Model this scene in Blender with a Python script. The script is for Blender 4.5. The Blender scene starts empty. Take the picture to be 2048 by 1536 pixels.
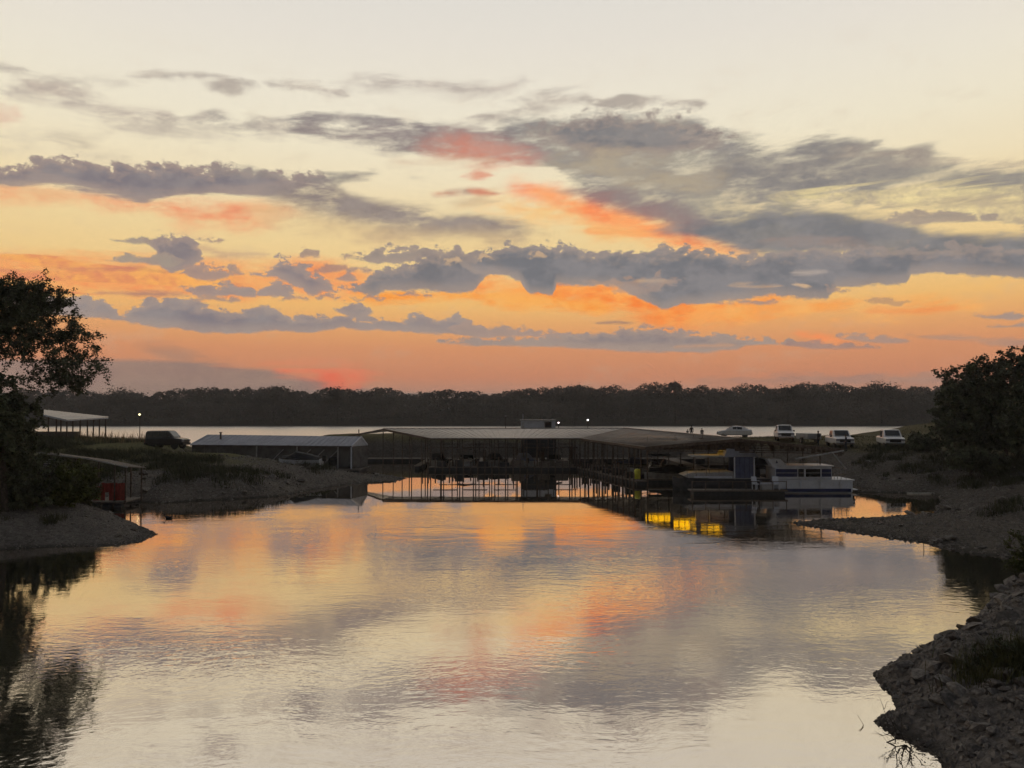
import bpy, bmesh, math, random
import numpy as np
from mathutils import Vector, Matrix
R = math.radians
random.seed(7); np.random.seed(7)
S = bpy.context.scene
COL = S.collection

# ------------------------------------------------------------------ camera
F, HOR, EYE = 1593.0, 822.0, 6.3           # focal length and horizon row of the 2048x1536 photograph, eye height (m)
PITCH = math.atan((HOR - 768.0) / F)
cam = bpy.data.cameras.new('camera'); cam.sensor_width = 36.0
cam.lens = F * 36.0 / 2048.0; cam.clip_end = 6000.0; cam.clip_start = 0.3
cam_o = bpy.data.objects.new('camera', cam); COL.objects.link(cam_o)
cam_o.location = (0, 0, EYE); cam_o.rotation_euler = (math.pi / 2 + PITCH, 0, 0)
S.camera = cam_o

def ray(px, py):
    x, y = (px - 1024.0) / F, -(py - 768.0) / F
    c, s = math.cos(PITCH), math.sin(PITCH)
    return Vector((x, c - y * s, s + y * c))
def on(px, py, z=0.0):                      # the world point at height z seen at a pixel
    d = ray(px, py); t = (z - EYE) / d.z
    return Vector((d.x * t, d.y * t, z))
def dep(px, py, Y):                         # the world point at depth Y seen at a pixel
    d = ray(px, py); t = Y / d.y
    return Vector((d.x * t, Y, EYE + d.z * t))

def lin(c):
    return tuple(((v / 255.0) / 12.92 if v / 255.0 <= 0.04045 else ((v / 255.0 + 0.055) / 1.055) ** 2.4) for v in c[:3])

# ------------------------------------------------------------------ sky
S.cycles.use_adaptive_sampling = True; S.cycles.adaptive_threshold = 0.03; S.cycles.adaptive_min_samples = 12
S.cycles.max_bounces = 6; S.cycles.diffuse_bounces = 2; S.cycles.glossy_bounces = 4
S.view_settings.view_transform = 'Standard'; S.view_settings.look = 'None'
S.view_settings.exposure = 0.0; S.view_settings.gamma = 1.0; S.view_settings.use_curve_mapping = False
SUN_AZ, SUN_EL = R(-11.8), R(1.0)           # where the glow stands above the far trees
world = bpy.data.worlds.new('World'); S.world = world; world.use_nodes = True; world.cycles.sampling_method = 'MANUAL'; world.cycles.sample_map_resolution = 512
wt = world.node_tree; wt.nodes.clear()

class NT:
    def __init__(s, t): s.t = t
    def n(s, kind, **kw):
        nd = s.t.nodes.new(kind)
        for k, v in kw.items(): setattr(nd, k, v)
        return nd
    def put(s, sock, v):
        if isinstance(v, bpy.types.NodeSocket): s.t.links.new(v, sock)
        else: sock.default_value = v
    def m(s, op, a, b=None, c=None, clamp=False):
        nd = s.n('ShaderNodeMath', operation=op); nd.use_clamp = clamp
        s.put(nd.inputs[0], a)
        if b is not None: s.put(nd.inputs[1], b)
        if c is not None: s.put(nd.inputs[2], c)
        return nd.outputs[0]
    def mix(s, f, a, b, blend='MIX'):
        nd = s.n('ShaderNodeMix', data_type='RGBA', blend_type=blend)
        s.put(nd.inputs[0], f)
        for sock, v in ((nd.inputs[6], a), (nd.inputs[7], b)):
            s.put(sock, v if isinstance(v, bpy.types.NodeSocket) else (*v[:3], 1.0))
        return nd.outputs[2]
    def rng(s, v, a, b, c=0.0, d=1.0, kind='SMOOTHSTEP'):
        nd = s.n('ShaderNodeMapRange', interpolation_type=kind)
        for i, q in enumerate((v, a, b, c, d)): s.put(nd.inputs[i], q)
        return nd.outputs[0]
    def xyz(s, x, y, z):
        nd = s.n('ShaderNodeCombineXYZ')
        for i, q in enumerate((x, y, z)): s.put(nd.inputs[i], q)
        return nd.outputs[0]
    def noise(s, vec, scale, detail=4.0, rough=0.55, dist=0.0, out='Fac'):
        nd = s.n('ShaderNodeTexNoise')
        if vec is not None: s.put(nd.inputs['Vector'], vec)
        nd.inputs['Scale'].default_value = scale; nd.inputs['Detail'].default_value = detail
        nd.inputs['Roughness'].default_value = rough; nd.inputs['Distortion'].default_value = dist
        return nd.outputs[out]
    def ramp(s, v, stops, interp='LINEAR'):
        nd = s.n('ShaderNodeValToRGB'); cr = nd.color_ramp; cr.interpolation = interp
        while len(cr.elements) < len(stops): cr.elements.new(0.5)
        for e, (p, c) in zip(cr.elements, stops): e.position = p; e.color = (*c[:3], 1.0)
        s.put(nd.inputs[0], v)
        return nd.outputs[0]

W = NT(wt)
tc = W.n('ShaderNodeTexCoord')
sep = W.n('ShaderNodeSeparateXYZ'); wt.links.new(tc.outputs['Generated'], sep.inputs[0])
dx, dy, dz = sep.outputs
az = W.m('ARCTAN2', dx, dy)                                   # azimuth, 0 = straight ahead (west)
el = W.m('ARCSINE', dz)
AZ0, AZR, ELR = -0.72, 1.44, 0.62
u = W.m('MULTIPLY_ADD', az, 1 / AZR, -AZ0 / AZR, clamp=True)
v = W.m('MULTIPLY', el, 1 / ELR)
def uv(px, py):
    d = ray(px, py)
    return (math.atan2(d.x, d.y) - AZ0) / AZR, math.asin(d.z / d.length) / ELR
PXV = 1.0 / (F * ELR)                                         # one photo pixel in v
# shared fields: billows for cumulus, streaks for the high cloud, soft lumps for shading
pos_b = W.xyz(az, W.m('MULTIPLY', el, 1.5), 0.37)
n_bill = W.m('SUBTRACT', W.noise(pos_b, 46.0, 6.0, 0.76), 0.5)
n_bill2 = W.m('SUBTRACT', W.noise(W.xyz(az, W.m('MULTIPLY', el, 1.5), 4.1), 40.0, 5.0, 0.74), 0.5)
slant = W.m('MULTIPLY_ADD', az, -0.05, el)
pos_s = W.xyz(W.m('MULTIPLY', az, 0.24), slant, 1.9)
n_str = W.m('SUBTRACT', W.noise(pos_s, 58.0, 5.0, 0.64, 0.15), 0.5)
pos_w = W.xyz(W.m('MULTIPLY', az, 0.45), slant, 7.7)
n_wsp = W.m('SUBTRACT', W.noise(pos_w, 34.0, 5.0, 0.68, 0.12), 0.5)
n_thin = W.m('SUBTRACT', W.noise(W.xyz(W.m('MULTIPLY', az, 0.07), el, 3.3), 120.0, 3.0, 0.5, 0.3), 0.5)
shade = W.rng(W.m('MULTIPLY_ADD', n_bill2, 0.75, W.noise(W.xyz(W.m('MULTIPLY', az, 0.6), el, 2.2), 24.0, 3.0, 0.6)), 0.34, 0.66)
thin_s = W.rng(W.m('MULTIPLY_ADD', n_wsp, 0.7, n_str), -0.26, 0.08, 0.42, 1.0)
n_puff = W.m('ABSOLUTE', W.m('SUBTRACT', W.noise(pos_b, 40.0, 1.5, 0.5), 0.5))
n_bill = W.m('MULTIPLY_ADD', W.m('SUBTRACT', n_puff, 0.075), 1.5, W.m('MULTIPLY', n_bill, 1.7))
NS = {'b': n_bill, 'B': n_bill2, 's': n_str, 'w': n_wsp, 't': n_thin}

def elv(y): return max(0.0, uv(1024, y)[1])
base = W.ramp(v, [(0.0, lin((165, 120, 100))), (elv(790), lin((186, 140, 120))), (elv(755), lin((205, 138, 106))),
                  (elv(700), lin((216, 148, 106))), (elv(660), lin((228, 164, 108))), (elv(610), lin((240, 188, 116))),
                  (elv(540), lin((239, 204, 142))), (elv(460), lin((239, 213, 160))), (elv(370), lin((240, 224, 189))),
                  (elv(280), lin((239, 229, 204))), (elv(190), lin((236, 228, 210))), (elv(90), lin((231, 224, 212))), (elv(0), lin((226, 221, 212))),
                  (0.95, lin((214, 210, 202))), (1.0, lin((208, 206, 200)))])
# faint veils in the clear part
base = W.mix(W.m('MULTIPLY', W.rng(n_wsp, 0.02, 0.22, 0.0, 0.2), W.rng(v, elv(80), elv(230))), base, lin((200, 176, 152)))
col = base

def curve(pts, pad):
    nd = W.n('ShaderNodeFloatCurve'); wt.links.new(u, nd.inputs[1])
    cm = nd.mapping; cm.extend = 'HORIZONTAL'; c = cm.curves[0]
    q = [uv(*p) for p in pts]
    x0, y0 = q[0]; x1, y1 = q[-1]
    q = [(0.0, min(1, max(0, y0 + pad))), (max(0.001, x0 - 0.03), min(1, max(0, y0 + pad)))] + q + [(min(0.999, x1 + 0.03), min(1, max(0, y1 + pad))), (1.0, min(1, max(0, y1 + pad)))]
    q = [(a, min(1.0, max(0.0, b))) for a, b in q]
    c.points[0].location = q[0]; c.points[1].location = q[-1]
    for p in q[1:-1]: c.points.new(*p)
    for p in c.points: p.handle_type = 'VECTOR'
    cm.update()
    return nd.outputs[0]

def cloud(T, B, c1, c2=None, op=1.0, soft=5.0, aT=8.0, aB=4.0, nT='b', nB='B', softb=None):
    """one cloud between a top and a bottom outline; the noise breaks both edges"""
    global col
    t = curve(T, -0.035); b = curve(B, 0.035)
    k = {'b': 5.5, 'B': 5.5, 's': 7.0, 'w': 7.0, 't': 5.0}
    if nT in 'sw': soft *= 1.7
    if nT == 'b': t = W.m('ADD', t, 2.0 * PXV); soft *= 1.1
    dt = W.m('MULTIPLY_ADD', NS[nT], aT * k[nT] * PXV, W.m('SUBTRACT', t, v))
    db = W.m('MULTIPLY_ADD', NS[nB], aB * k[nB] * PXV, W.m('SUBTRACT', v, b))
    if softb is None:
        a = W.rng(W.m('MINIMUM', dt, db), -soft * PXV, soft * PXV, 0.0, op)
    else:
        a = W.m('MULTIPLY', W.rng(dt, -soft * PXV, soft * PXV, 0.0, op), W.rng(db, -softb * PXV, softb * PXV))
    if nT in 'sw': a = W.m('MULTIPLY', a, thin_s)
    c2 = c2 or c1; e = [min(255, int(q * .45 + w * .55)) for q, w in zip(c2, (206, 172, 146))] if max(c2) - min(c2) < 40 else c2
    c1 = [max(0, q - 4) for q in c1]
    cc = W.mix(shade, lin(c1), lin(c2))
    if nT in 'b': cc = W.mix(W.rng(W.m('MINIMUM', dt, db), 2 * PXV, 26 * PXV, .55, 0.0), cc, lin(e))
    col = W.mix(a, col, cc)

G1, G2 = (125, 123, 126), (141, 136, 135)         # cold grey of the thick cloud
M1, M2 = (139, 129, 129), (151, 144, 134)         # mauve grey
V1, V2 = (168, 156, 148), (190, 177, 164)         # thin high cloud
FIRE, PINK, GOLD = (255, 128, 66), (236, 132, 104), (255, 176, 84)

# --- thin high wisps
cloud([(-150,118),(0,130),(50,138)], [(-150,140),(0,142),(50,143)], V1, V2, .8, 6, 6, 6, 's', 'w')
cloud([(40,145),(120,150),(250,160)], [(40,150),(120,162),(250,172)], V1, V2, .55, 9, 8, 8, 's', 'w')
cloud([(20,178),(70,172),(160,186),(240,205),(330,232)], [(20,190),(70,198),(160,224),(240,240),(330,246)], (166,150,146), (188,172,160), .72, 11, 12, 12, 'w', 's')
cloud([(-150,200),(0,218),(30,224)], [(-150,250),(0,244),(30,238)], (226,170,150), (222,182,160), .6, 9, 10, 10, 'w', 's')
cloud([(255,148),(330,146),(390,147),(455,154)], [(255,152),(330,158),(390,160),(455,158)], V1, V2, .85, 5, 6, 6, 's', 'w')
cloud([(415,172),(450,160),(480,160),(505,170)], [(415,178),(450,182),(480,184),(505,176)], V1, V2, .8, 6, 8, 8, 's', 'w')
cloud([(540,166),(590,162),(640,168),(690,184)], [(540,172),(590,176),(640,180),(690,188)], V1, V2, .8, 5, 6, 6, 's', 'w')
cloud([(660,176),(710,158),(760,154),(840,162),(930,172),(1000,172),(1050,162)], [(660,190),(710,176),(760,176),(840,184),(930,188),(1000,184),(1050,168)], (170,156,150), (196,182,170), .75, 8, 8, 6, 's', 'w')
cloud([(940,236),(1000,214),(1060,204),(1120,190),(1180,190)], [(940,250),(1000,236),(1060,226),(1120,210),(1180,200)], V1, (186,172,160), .85, 8, 9, 9, 's', 'w')
cloud([(1195,204),(1245,188),(1300,196),(1400,206)], [(1195,210),(1245,212),(1300,208),(1400,212)], V1, V2, .8, 5, 8, 8, 's', 'w')
cloud([(250,252),(330,246),(400,238),(470,250)], [(250,262),(330,272),(400,272),(470,270)], V1, V2, .5, 12, 14, 14, 'w', 's')
cloud([(385,236),(430,217),(465,232)], [(385,240),(430,244),(465,242)], (157,148,143), V2, .85, 6, 8, 8, 's', 'w')
cloud([(470,252),(520,244),(565,258)], [(470,262),(520,272),(565,270)], (159,148,143), V2, .8, 8, 10, 8, 'w', 's')
cloud([(-150,300),(60,292),(180,298),(250,312)], [(-150,316),(60,312),(180,312),(250,322)], (196,180,158), (210,196,172), .6, 10, 10, 10, 's', 'w')
cloud([(40,268),(140,250),(200,262)], [(40,280),(140,280),(200,278)], (190,176,158), V2, .5, 9, 14, 12, 'w', 's')
# --- high cloud right of the middle
cloud([(990,262),(1020,244),(1060,238),(1120,242),(1160,231),(1210,227),(1270,230),(1290,236),(1310,228),(1350,232),(1400,246),(1440,264),(1500,280),(1560,292),(1640,286),(1700,282),(1760,292),(1800,306),(1860,300),(1930,330),(2048,345),(2200,350)],
      [(990,276),(1050,306),(1090,322),(1130,350),(1160,385),(1200,408),(1300,446),(1400,474),(1460,456),(1520,418),(1600,402),(1700,390),(1850,382),(2048,404),(2200,410)], (141,136,135), (157,151,140), .94, 9, 10, 12, 's', 's')
cloud([(1060,262),(1130,246),(1210,234),(1300,236),(1370,246),(1440,270)], [(1060,280),(1130,296),(1210,305),(1300,306),(1370,300),(1440,290)], (125,124,127), (139,134,133), .9, 12, 10, 12, 'b', 's')
cloud([(1440,330),(1540,312),(1660,298),(1740,300),(1800,316)], [(1440,360),(1540,372),(1660,366),(1740,352),(1800,340)], (133,129,129), (149,141,135), .8, 14, 12, 14, 's', 's')
cloud([(1090,318),(1180,312),(1300,322),(1420,330)], [(1090,338),(1180,350),(1300,372),(1420,372)], (206,186,150), (176,160,142), .5, 20, 26, 26, 'w', 's', 26)
cloud([(1560,384),(1720,368),(1850,366),(2048,362),(2200,362)], [(1560,398),(1720,404),(1850,424),(2048,458),(2200,470)], (240,220,164), (170,156,140), .75, 8, 18, 18, 't', 's')
cloud([(1700,300),(1820,304),(1950,318),(2048,316)], [(1700,312),(1820,322),(1950,334),(2048,336)], (168,154,142), (190,174,154), .6, 6, 10, 10, 's', 't')
cloud([(1780,412),(1900,398),(2048,390),(2200,388)], [(1780,418),(1900,412),(2048,408),(2200,406)], (168,152,138), (186,168,146), .7, 5, 8, 8, 's', 't')
cloud([(960,402),(1080,398),(1200,412),(1320,450),(1450,490)], [(960,420),(1080,446),(1200,474),(1320,496),(1450,502)], (252,190,120), (248,200,128), .75, 14, 10, 14, 'w', 'w')
cloud([(1030,364),(1100,376),(1200,402),(1300,434),(1400,462),(1470,484),(1515,504)], [(1030,376),(1100,404),(1200,444),(1300,480),(1400,502),(1470,512),(1515,516)], (255,122,74), (255,158,96), .88, 15, 7, 8, 's', 's', 26)
cloud([(1150,372),(1250,384),(1330,400),(1420,440),(1500,480)], [(1150,392),(1250,420),(1330,448),(1420,474),(1500,502)], (152,128,126), (146,131,129), .85, 9, 8, 6, 's', 's')
cloud([(1175,460),(1230,456),(1290,464)], [(1175,466),(1230,470),(1290,472)], (255,160,92), (250,176,108), .8, 4, 5, 5, 's', 't')
cloud([(1330,458),(1400,446),(1460,432),(1520,422),(1580,415),(1650,417),(1740,428),(1810,444),(1870,464),(1930,475),(2048,470),(2200,466)],
      [(1330,464),(1430,484),(1510,514),(1560,512),(1700,510),(2048,512),(2200,512)], (126,126,128), (140,137,136), .95, 12, 7, 6, 's', 's')
cloud([(1420,452),(1520,432),(1620,426),(1740,440),(1860,472),(2048,480)], [(1420,480),(1520,504),(1620,508),(1740,508),(1860,508),(2048,510)], (124,124,127), (138,135,135), .9, 9, 6, 5, 'B', 's')
cloud([(1770,434),(1830,424),(1900,423),(1990,440)], [(1770,446),(1850,450),(1990,444)], (139,134,131), (153,146,139), .9, 4, 6, 5, 'b', 's')
cloud([(1530,474),(1600,472),(1660,478),(1790,488)], [(1530,488),(1600,494),(1680,496),(1790,494)], (168,146,134), (151,140,135), .7, 5, 6, 6, 's', 't')
# --- high cloud left of the middle
cloud([(545,239),(600,230),(680,222),(720,227),(790,240),(850,252)], [(545,243),(600,241),(680,247),(750,257),(850,258)], (147,138,137), (166,154,148), .9, 5, 7, 6, 's', 's')
cloud([(575,258),(620,247),(680,256),(750,264),(800,256),(880,250),(960,252),(1020,268),(1060,280)], [(575,264),(640,276),(700,292),(760,302),(830,306),(900,312),(960,318),(1060,324)], (139,128,129), (153,140,137), .92, 7, 8, 7, 's', 's')
cloud([(845,296),(890,280),(940,277),(1000,288),(1055,302)], [(845,302),(900,312),(960,320),(1055,322)], (240,140,108), (222,150,126), .62, 18, 10, 10, 's', 's', 22)
cloud([(800,320),(880,316),(980,320)], [(800,326),(880,330),(980,330)], (214,184,156), (226,200,166), .5, 6, 8, 8, 's', 't')
cloud([(868,386),(900,378),(935,374),(985,384)], [(868,390),(900,391),(935,388),(985,390)], (214,138,112), (178,146,130), .9, 4, 5, 4, 's', 's')
cloud([(928,352),(950,346),(978,350)], [(928,356),(950,360),(978,354)], (226,138,112), (220,150,120), .85, 4, 4, 4, 's', 's')
cloud([(905,410),(950,398),(985,400)], [(905,424),(950,418),(985,404)], (206,180,146), (206,180,146), .6, 5, 7, 7, 's', 's')
# --- upper left band, lit pink below
cloud([(-200,362),(0,364),(100,370),(200,386),(300,402),(400,400),(500,404),(580,410)], [(-200,420),(0,404),(60,398),(150,398),(280,416),(340,440),(420,450),(500,456),(580,430)], (244,138,100), (240,176,126), .82, 10, 6, 9, 's', 'w', 26)
cloud([(-200,352),(0,340),(50,332),(90,317),(150,318),(200,328),(260,333),(320,326),(390,332),(420,342),(450,330),(520,342),(560,352),(640,346)],
      [(-200,376),(0,369),(100,373),(180,386),(250,396),(290,404),(360,388),(440,388),(480,392),(540,388),(590,384),(640,372)], (133,126,131), (147,138,137), 1.0, 5, 8, 6, 'b', 's')
cloud([(420,334),(450,325),(500,336),(560,350)], [(420,344),(450,346),(500,352),(560,356)], (147,138,133), (158,149,141), .8, 5, 7, 6, 's', 's')
cloud([(620,352),(660,342),(700,340),(745,344)], [(620,372),(660,370),(700,362),(745,350)], (141,132,131), (155,148,138), .9, 6, 7, 6, 's', 's')
cloud([(540,362),(600,352),(660,364),(700,388),(740,404),(800,414),(880,424),(960,430),(1030,446),(1070,462)], [(540,394),(600,420),(660,440),(740,456),(800,464),(870,472),(960,472),(1040,478),(1070,466)], (141,129,127), (152,140,135), .95, 9, 7, 9, 's', 'w', 20)
cloud([(560,404),(700,440),(850,462),(1000,462),(1090,462)], [(560,446),(700,476),(850,486),(1000,490),(1090,474)], (204,172,136), (216,186,142), .55, 14, 10, 14, 'w', 'w')
# --- fire stripes at the left and under the thick cloud
cloud([(-200,500),(0,506),(120,510),(220,514),(420,530),(620,524),(720,536)], [(-200,590),(0,585),(300,590),(440,600),(620,596),(720,588)], (248,146,92), (246,170,104), .85, 12, 8, 10, 's', 's')
cloud([(-200,516),(100,520),(300,528),(460,548)], [(-200,572),(100,570),(300,572),(460,584)], (255,186,102), (222,134,100), .85, 6, 20, 20, 't', 't')
cloud([(-100,533),(150,536),(260,540)], [(-100,541),(150,544),(260,546)], (206,136,112), (216,140,108), .7, 4, 5, 5, 't', 's')
cloud([(195,532),(260,533),(340,538)], [(195,540),(260,541),(340,545)], (170,118,112), (186,126,112), .9, 3, 4, 3, 's', 's')
cloud([(195,583),(260,584),(370,587)], [(195,588),(260,591),(370,594)], (178,134,120), (190,142,120), .9, 3, 4, 3, 's', 's')
cloud([(950,546),(1000,550),(1060,566),(1120,566),(1240,566),(1330,596),(1420,600),(1540,590),(1700,596)], [(950,586),(1000,592),(1080,604),(1180,612),(1260,626),(1320,652),(1400,646),(1520,628),(1700,606)], (255,134,60), (255,166,84), .92, 6, 5, 8, 's', 's', 26)
cloud([(720,586),(850,580),(960,582),(1080,590),(1200,606)], [(720,602),(850,598),(960,602),(1080,612),(1200,622)], (255,158,70), (252,178,92), .9, 7, 5, 10, 's', 's', 16)
cloud([(1480,596),(1640,594),(1800,604),(1950,604)], [(1480,634),(1640,620),(1800,630),(1950,614)], (255,174,92), (248,184,108), .8, 9, 9, 12, 's', 's', 16)
cloud([(1740,614),(1850,612),(1900,612)], [(1740,626),(1850,628),(1900,622)], (246,154,92), (246,170,104), .8, 5, 6, 6, 's', 't')
# --- the long cumulus bank across the middle and right
cloud([(706,516),(740,505),(800,498),(850,495),(900,500),(965,506)], [(706,519),(740,526),(800,528),(830,520),(860,513),(965,516)], (135,130,129), (149,140,135), .96, 3, 8, 6, 'b', 'B')
cloud([(704,580),(735,562),(757,540),(790,536),(830,526),(850,514),(900,506),(965,508)], [(704,584),(730,590),(745,594),(765,581),(850,580),(890,586),(945,582),(957,576),(965,556)], G1, (139,133,133), 1.0, 3, 8, 5, 'b', 'B')
cloud([(950,510),(985,501),(1030,492),(1060,490),(1080,496),(1100,491),(1140,491),(1160,506),(1200,505),(1240,511),(1260,505),(1320,501),(1380,502),(1450,507),(1500,514),(1530,512),(1560,502),(1700,497),(1850,497),(2048,498),(2220,500)],
      [(950,545),(1000,549),(1040,560),(1058,588),(1108,592),(1113,569),(1160,571),(1230,572),(1300,606),(1325,620),(1360,611),(1460,602),(1540,590),(1600,596),(1660,598),(1665,575),(1750,570),(1812,568),(1820,548),(1900,546),(1990,552),(2048,558),(2220,566)], (123,123,127), (139,135,136), 1.0, 3, 8, 5, 'b', 'B')
cloud([(1180,562),(1220,566),(1290,556),(1340,560)], [(1180,568),(1220,578),(1290,590),(1340,572)], (196,152,122), (160,142,134), .55, 5, 12, 12, 'b', 'B')
cloud([(1465,570),(1520,571),(1556,572)], [(1465,576),(1520,577),(1556,575)], (226,176,128), (206,170,136), .85, 3, 5, 4, 's', 't')
cloud([(1590,546),(1620,545),(1650,541)], [(1590,549),(1620,551),(1650,546)], (188,172,160), (188,172,160), .7, 3, 4, 4, 's', 't')
cloud([(1590,566),(1606,569),(1616,573)], [(1590,570),(1606,576),(1616,578)], (232,190,140), (214,180,146), .8, 3, 3, 3, 'b', 'B')
cloud([(1280,560),(1320,558),(1345,560)], [(1280,564),(1320,566),(1345,564)], (214,178,140), (190,166,146), .7, 3, 4, 4, 's', 't')
# gaps of bright sky in the bank, and torn scraps along its foot
for q in (((836,513),(856,508),(872,510)), ((895,522),(908,519),(918,522)), ((926,527),(936,524),(944,528)), ((958,516),(972,508),(988,518)), ((905,540),(912,538),(920,541)), ((1062,512),(1072,509),(1084,513)))[1::2]:
    cloud(list(q), [(x, y + 6) for x, y in q], (226,190,144), (206,172,140), .7, 3, 7, 7, 'b', 'B')
for q in (((716,596),(740,590),(760,596)), ((800,588),(815,584),(830,588)), ((838,592),(846,586),(856,590)), ((1440,606),(1500,600),(1545,604)), ((1660,580),(1672,574),(1690,580)), ((700,540),(716,532),(738,540)), ((560,596),(590,590),(610,596)), ((640,594),(655,588),(668,594)), ((392,598),(430,594),(470,600)), ((690,512),(704,508),(716,512)), ((600,510),(612,506),(630,510)), ((405,478),(420,476),(440,479)), ((450,543),(465,538),(480,543))):
    cloud(list(q), [(x, y + 6) for x, y in q], (144,129,127), (164,140,128), .9, 3, 6, 5, 'b', 'B')
# --- broken cumulus at the left
cloud([(230,481),(270,478),(320,475)], [(230,483),(270,486),(320,492)], M1, M2, .97, 2.5, 4, 3, 'b', 'B')
cloud([(296,480),(345,470),(365,467),(382,474),(396,490),(402,514)], [(296,488),(312,498),(322,535),(350,546),(372,540),(402,522)], (141,131,133), (151,139,135), 1.0, 3, 8, 5, 'b', 'B')
cloud([(215,519),(270,514),(345,508)], [(215,522),(270,526),(345,534)], (143,132,133), M2, .97, 2.5, 5, 3, 'b', 'B')
cloud([(400,496),(450,500),(530,506)], [(400,500),(450,512),(530,510)], (196,160,136), (204,168,138), .8, 5, 5, 5, 's', 's')
cloud([(360,545),(395,531),(440,536)], [(360,550),(390,558),(440,560)], (148,131,131), (164,140,132), .95, 3, 7, 6, 'b', 'B')
cloud([(505,547),(540,544),(555,526),(572,518),(598,534),(615,540),(640,556),(668,576)], [(505,550),(550,558),(580,568),(600,572),(620,590),(640,586),(668,584)], (141,130,133), (153,140,137), 1.0, 3, 9, 6, 'b', 'B')
cloud([(425,582),(440,573),(460,568),(490,574),(530,580),(550,566),(578,578)], [(425,590),(460,593),(490,593),(530,593),(578,591)], (141,130,133), (153,140,137), 1.0, 3, 7, 6, 'b', 'B')
cloud([(368,576),(400,573),(432,578)], [(368,580),(395,591),(432,590)], (147,132,133), (156,138,134), .97, 3, 7, 6, 'b', 'B')
cloud([(630,540),(655,532),(690,536)], [(630,544),(655,545),(690,540)], (176,134,120), (176,140,126), .9, 3, 4, 4, 'b', 'B')
cloud([(674,556),(696,546),(714,558)], [(674,560),(696,562),(714,562)], (150,130,128), (160,138,130), .95, 2.5, 5, 3, 'b', 'B')
cloud([(676,618),(700,608),(722,606),(732,620)], [(676,624),(700,636),(720,642),(732,630)], (143,132,135), (151,140,137), 1.0, 3, 6, 5, 'b', 'B')
# --- the long low band
cloud([(60,596),(150,594),(185,597),(215,606),(250,634),(270,614),(300,602),(370,600),(420,614),(470,628),(500,618),(530,611),(545,619),(590,636),(640,633),(690,640),(740,638),(800,642),(830,632),(850,633),(870,641),(895,640),(903,626),(912,627),(926,645),(960,652),(1000,660)],
      [(60,630),(150,632),(220,637),(250,642),(290,653),(350,656),(390,664),(480,667),(550,662),(620,666),(680,656),(720,659),(800,663),(850,666),(900,668),(960,670),(1000,666)], (137,129,134), (149,140,139), 1.0, 3, 6, 4, 'b', 'B')
cloud([(920,649),(980,655),(1060,660),(1150,670),(1230,676)], [(920,670),(980,676),(1060,671),(1150,682),(1230,682)], (149,136,132), (160,140,134), .97, 3, 5, 4, 'b', 'B')
cloud([(880,684),(930,682),(1000,682),(1050,676),(1120,676),(1180,668),(1240,661),(1290,657),(1360,664),(1430,674),(1500,680),(1590,685)], [(880,686),(960,691),(1080,694),(1180,700),(1300,704),(1420,704),(1478,701),(1490,691),(1590,687)], (141,131,133), (153,141,137), .98, 3, 6, 3, 'b', 's')
cloud([(1350,692),(1400,688),(1470,689)], [(1350,696),(1400,694),(1470,692)], (216,164,124), (206,156,122), .7, 3, 3, 3, 's', 't')
cloud([(1195,646),(1225,641),(1262,645)], [(1195,647),(1225,648),(1262,647)], (150,126,120), (160,132,122), .9, 2.5, 3, 2, 's', 's')
# --- small clouds low on the right
cloud([(1596,664),(1640,668),(1690,678)], [(1596,668),(1640,684),(1690,688)], (255,150,92), (246,160,104), .85, 5, 6, 6, 's', 's')
cloud([(1570,688),(1625,685),(1680,692),(1760,695)], [(1570,690),(1625,698),(1680,699),(1760,698)], (160,132,126), (170,140,128), .92, 3, 4, 3, 'b', 's')
cloud([(1680,672),(1730,672),(1815,681)], [(1680,678),(1730,686),(1815,685)], (156,132,128), (166,140,130), .92, 3, 4, 3, 'b', 's')
cloud([(1815,668),(1900,674),(2048,682),(2200,684)], [(1815,672),(1900,680),(2048,694),(2200,696)], (176,140,124), (186,148,126), .8, 3, 5, 4, 's', 's')
cloud([(1955,632),(1995,630),(2020,622),(2038,628)], [(1955,634),(1995,638),(2020,641),(2038,638)], (147,134,133), (156,138,132), .97, 2.5, 4, 3, 'b', 's')
cloud([(1980,654),(2048,650),(2200,648)], [(1980,656),(2048,657),(2200,660)], (148,133,131), (160,138,130), .9, 2.5, 3, 3, 'b', 's')
cloud([(1740,602),(1770,598),(1800,606)], [(1740,604),(1770,606),(1800,612)], (176,140,116), (190,150,116), .8, 2.5, 5, 5, 'b', 'B')
cloud([(1400,758),(1560,752),(1750,750),(1900,748),(2100,746)], [(1400,762),(1560,766),(1750,768),(1900,770),(2100,772)], (166,134,124), (176,142,126), .8, 5, 6, 5, 's', 's')
# --- low grey veil at the left and the red glow over the trees
cloud([(280,690),(340,693),(420,712),(560,748),(680,766)], [(280,696),(350,728),(420,738),(560,758),(680,772)], (164,132,116), (172,138,120), .6, 8, 5, 6, 's', 't')
cloud([(-250,712),(0,716),(215,718),(350,724),(440,732),(540,740),(620,758),(690,776),(820,784),(1000,790)], [(-250,850),(0,850),(350,850),(620,850),(800,850),(1000,850)], (150,128,120), (156,132,120), .9, 6, 4, 3, 't', 't')
cloud([(560,738),(620,734),(690,726),(750,742)], [(560,744),(640,760),(668,778),(708,776),(750,746)], (244,112,84), (230,134,100), .85, 9, 10, 12, 't', 't', 20)
cloud([(430,726),(520,722),(640,712),(720,722)], [(430,732),(520,736),(640,730),(720,732)], (226,136,100), (220,142,106), .6, 5, 8, 8, 's', 't')

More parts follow.
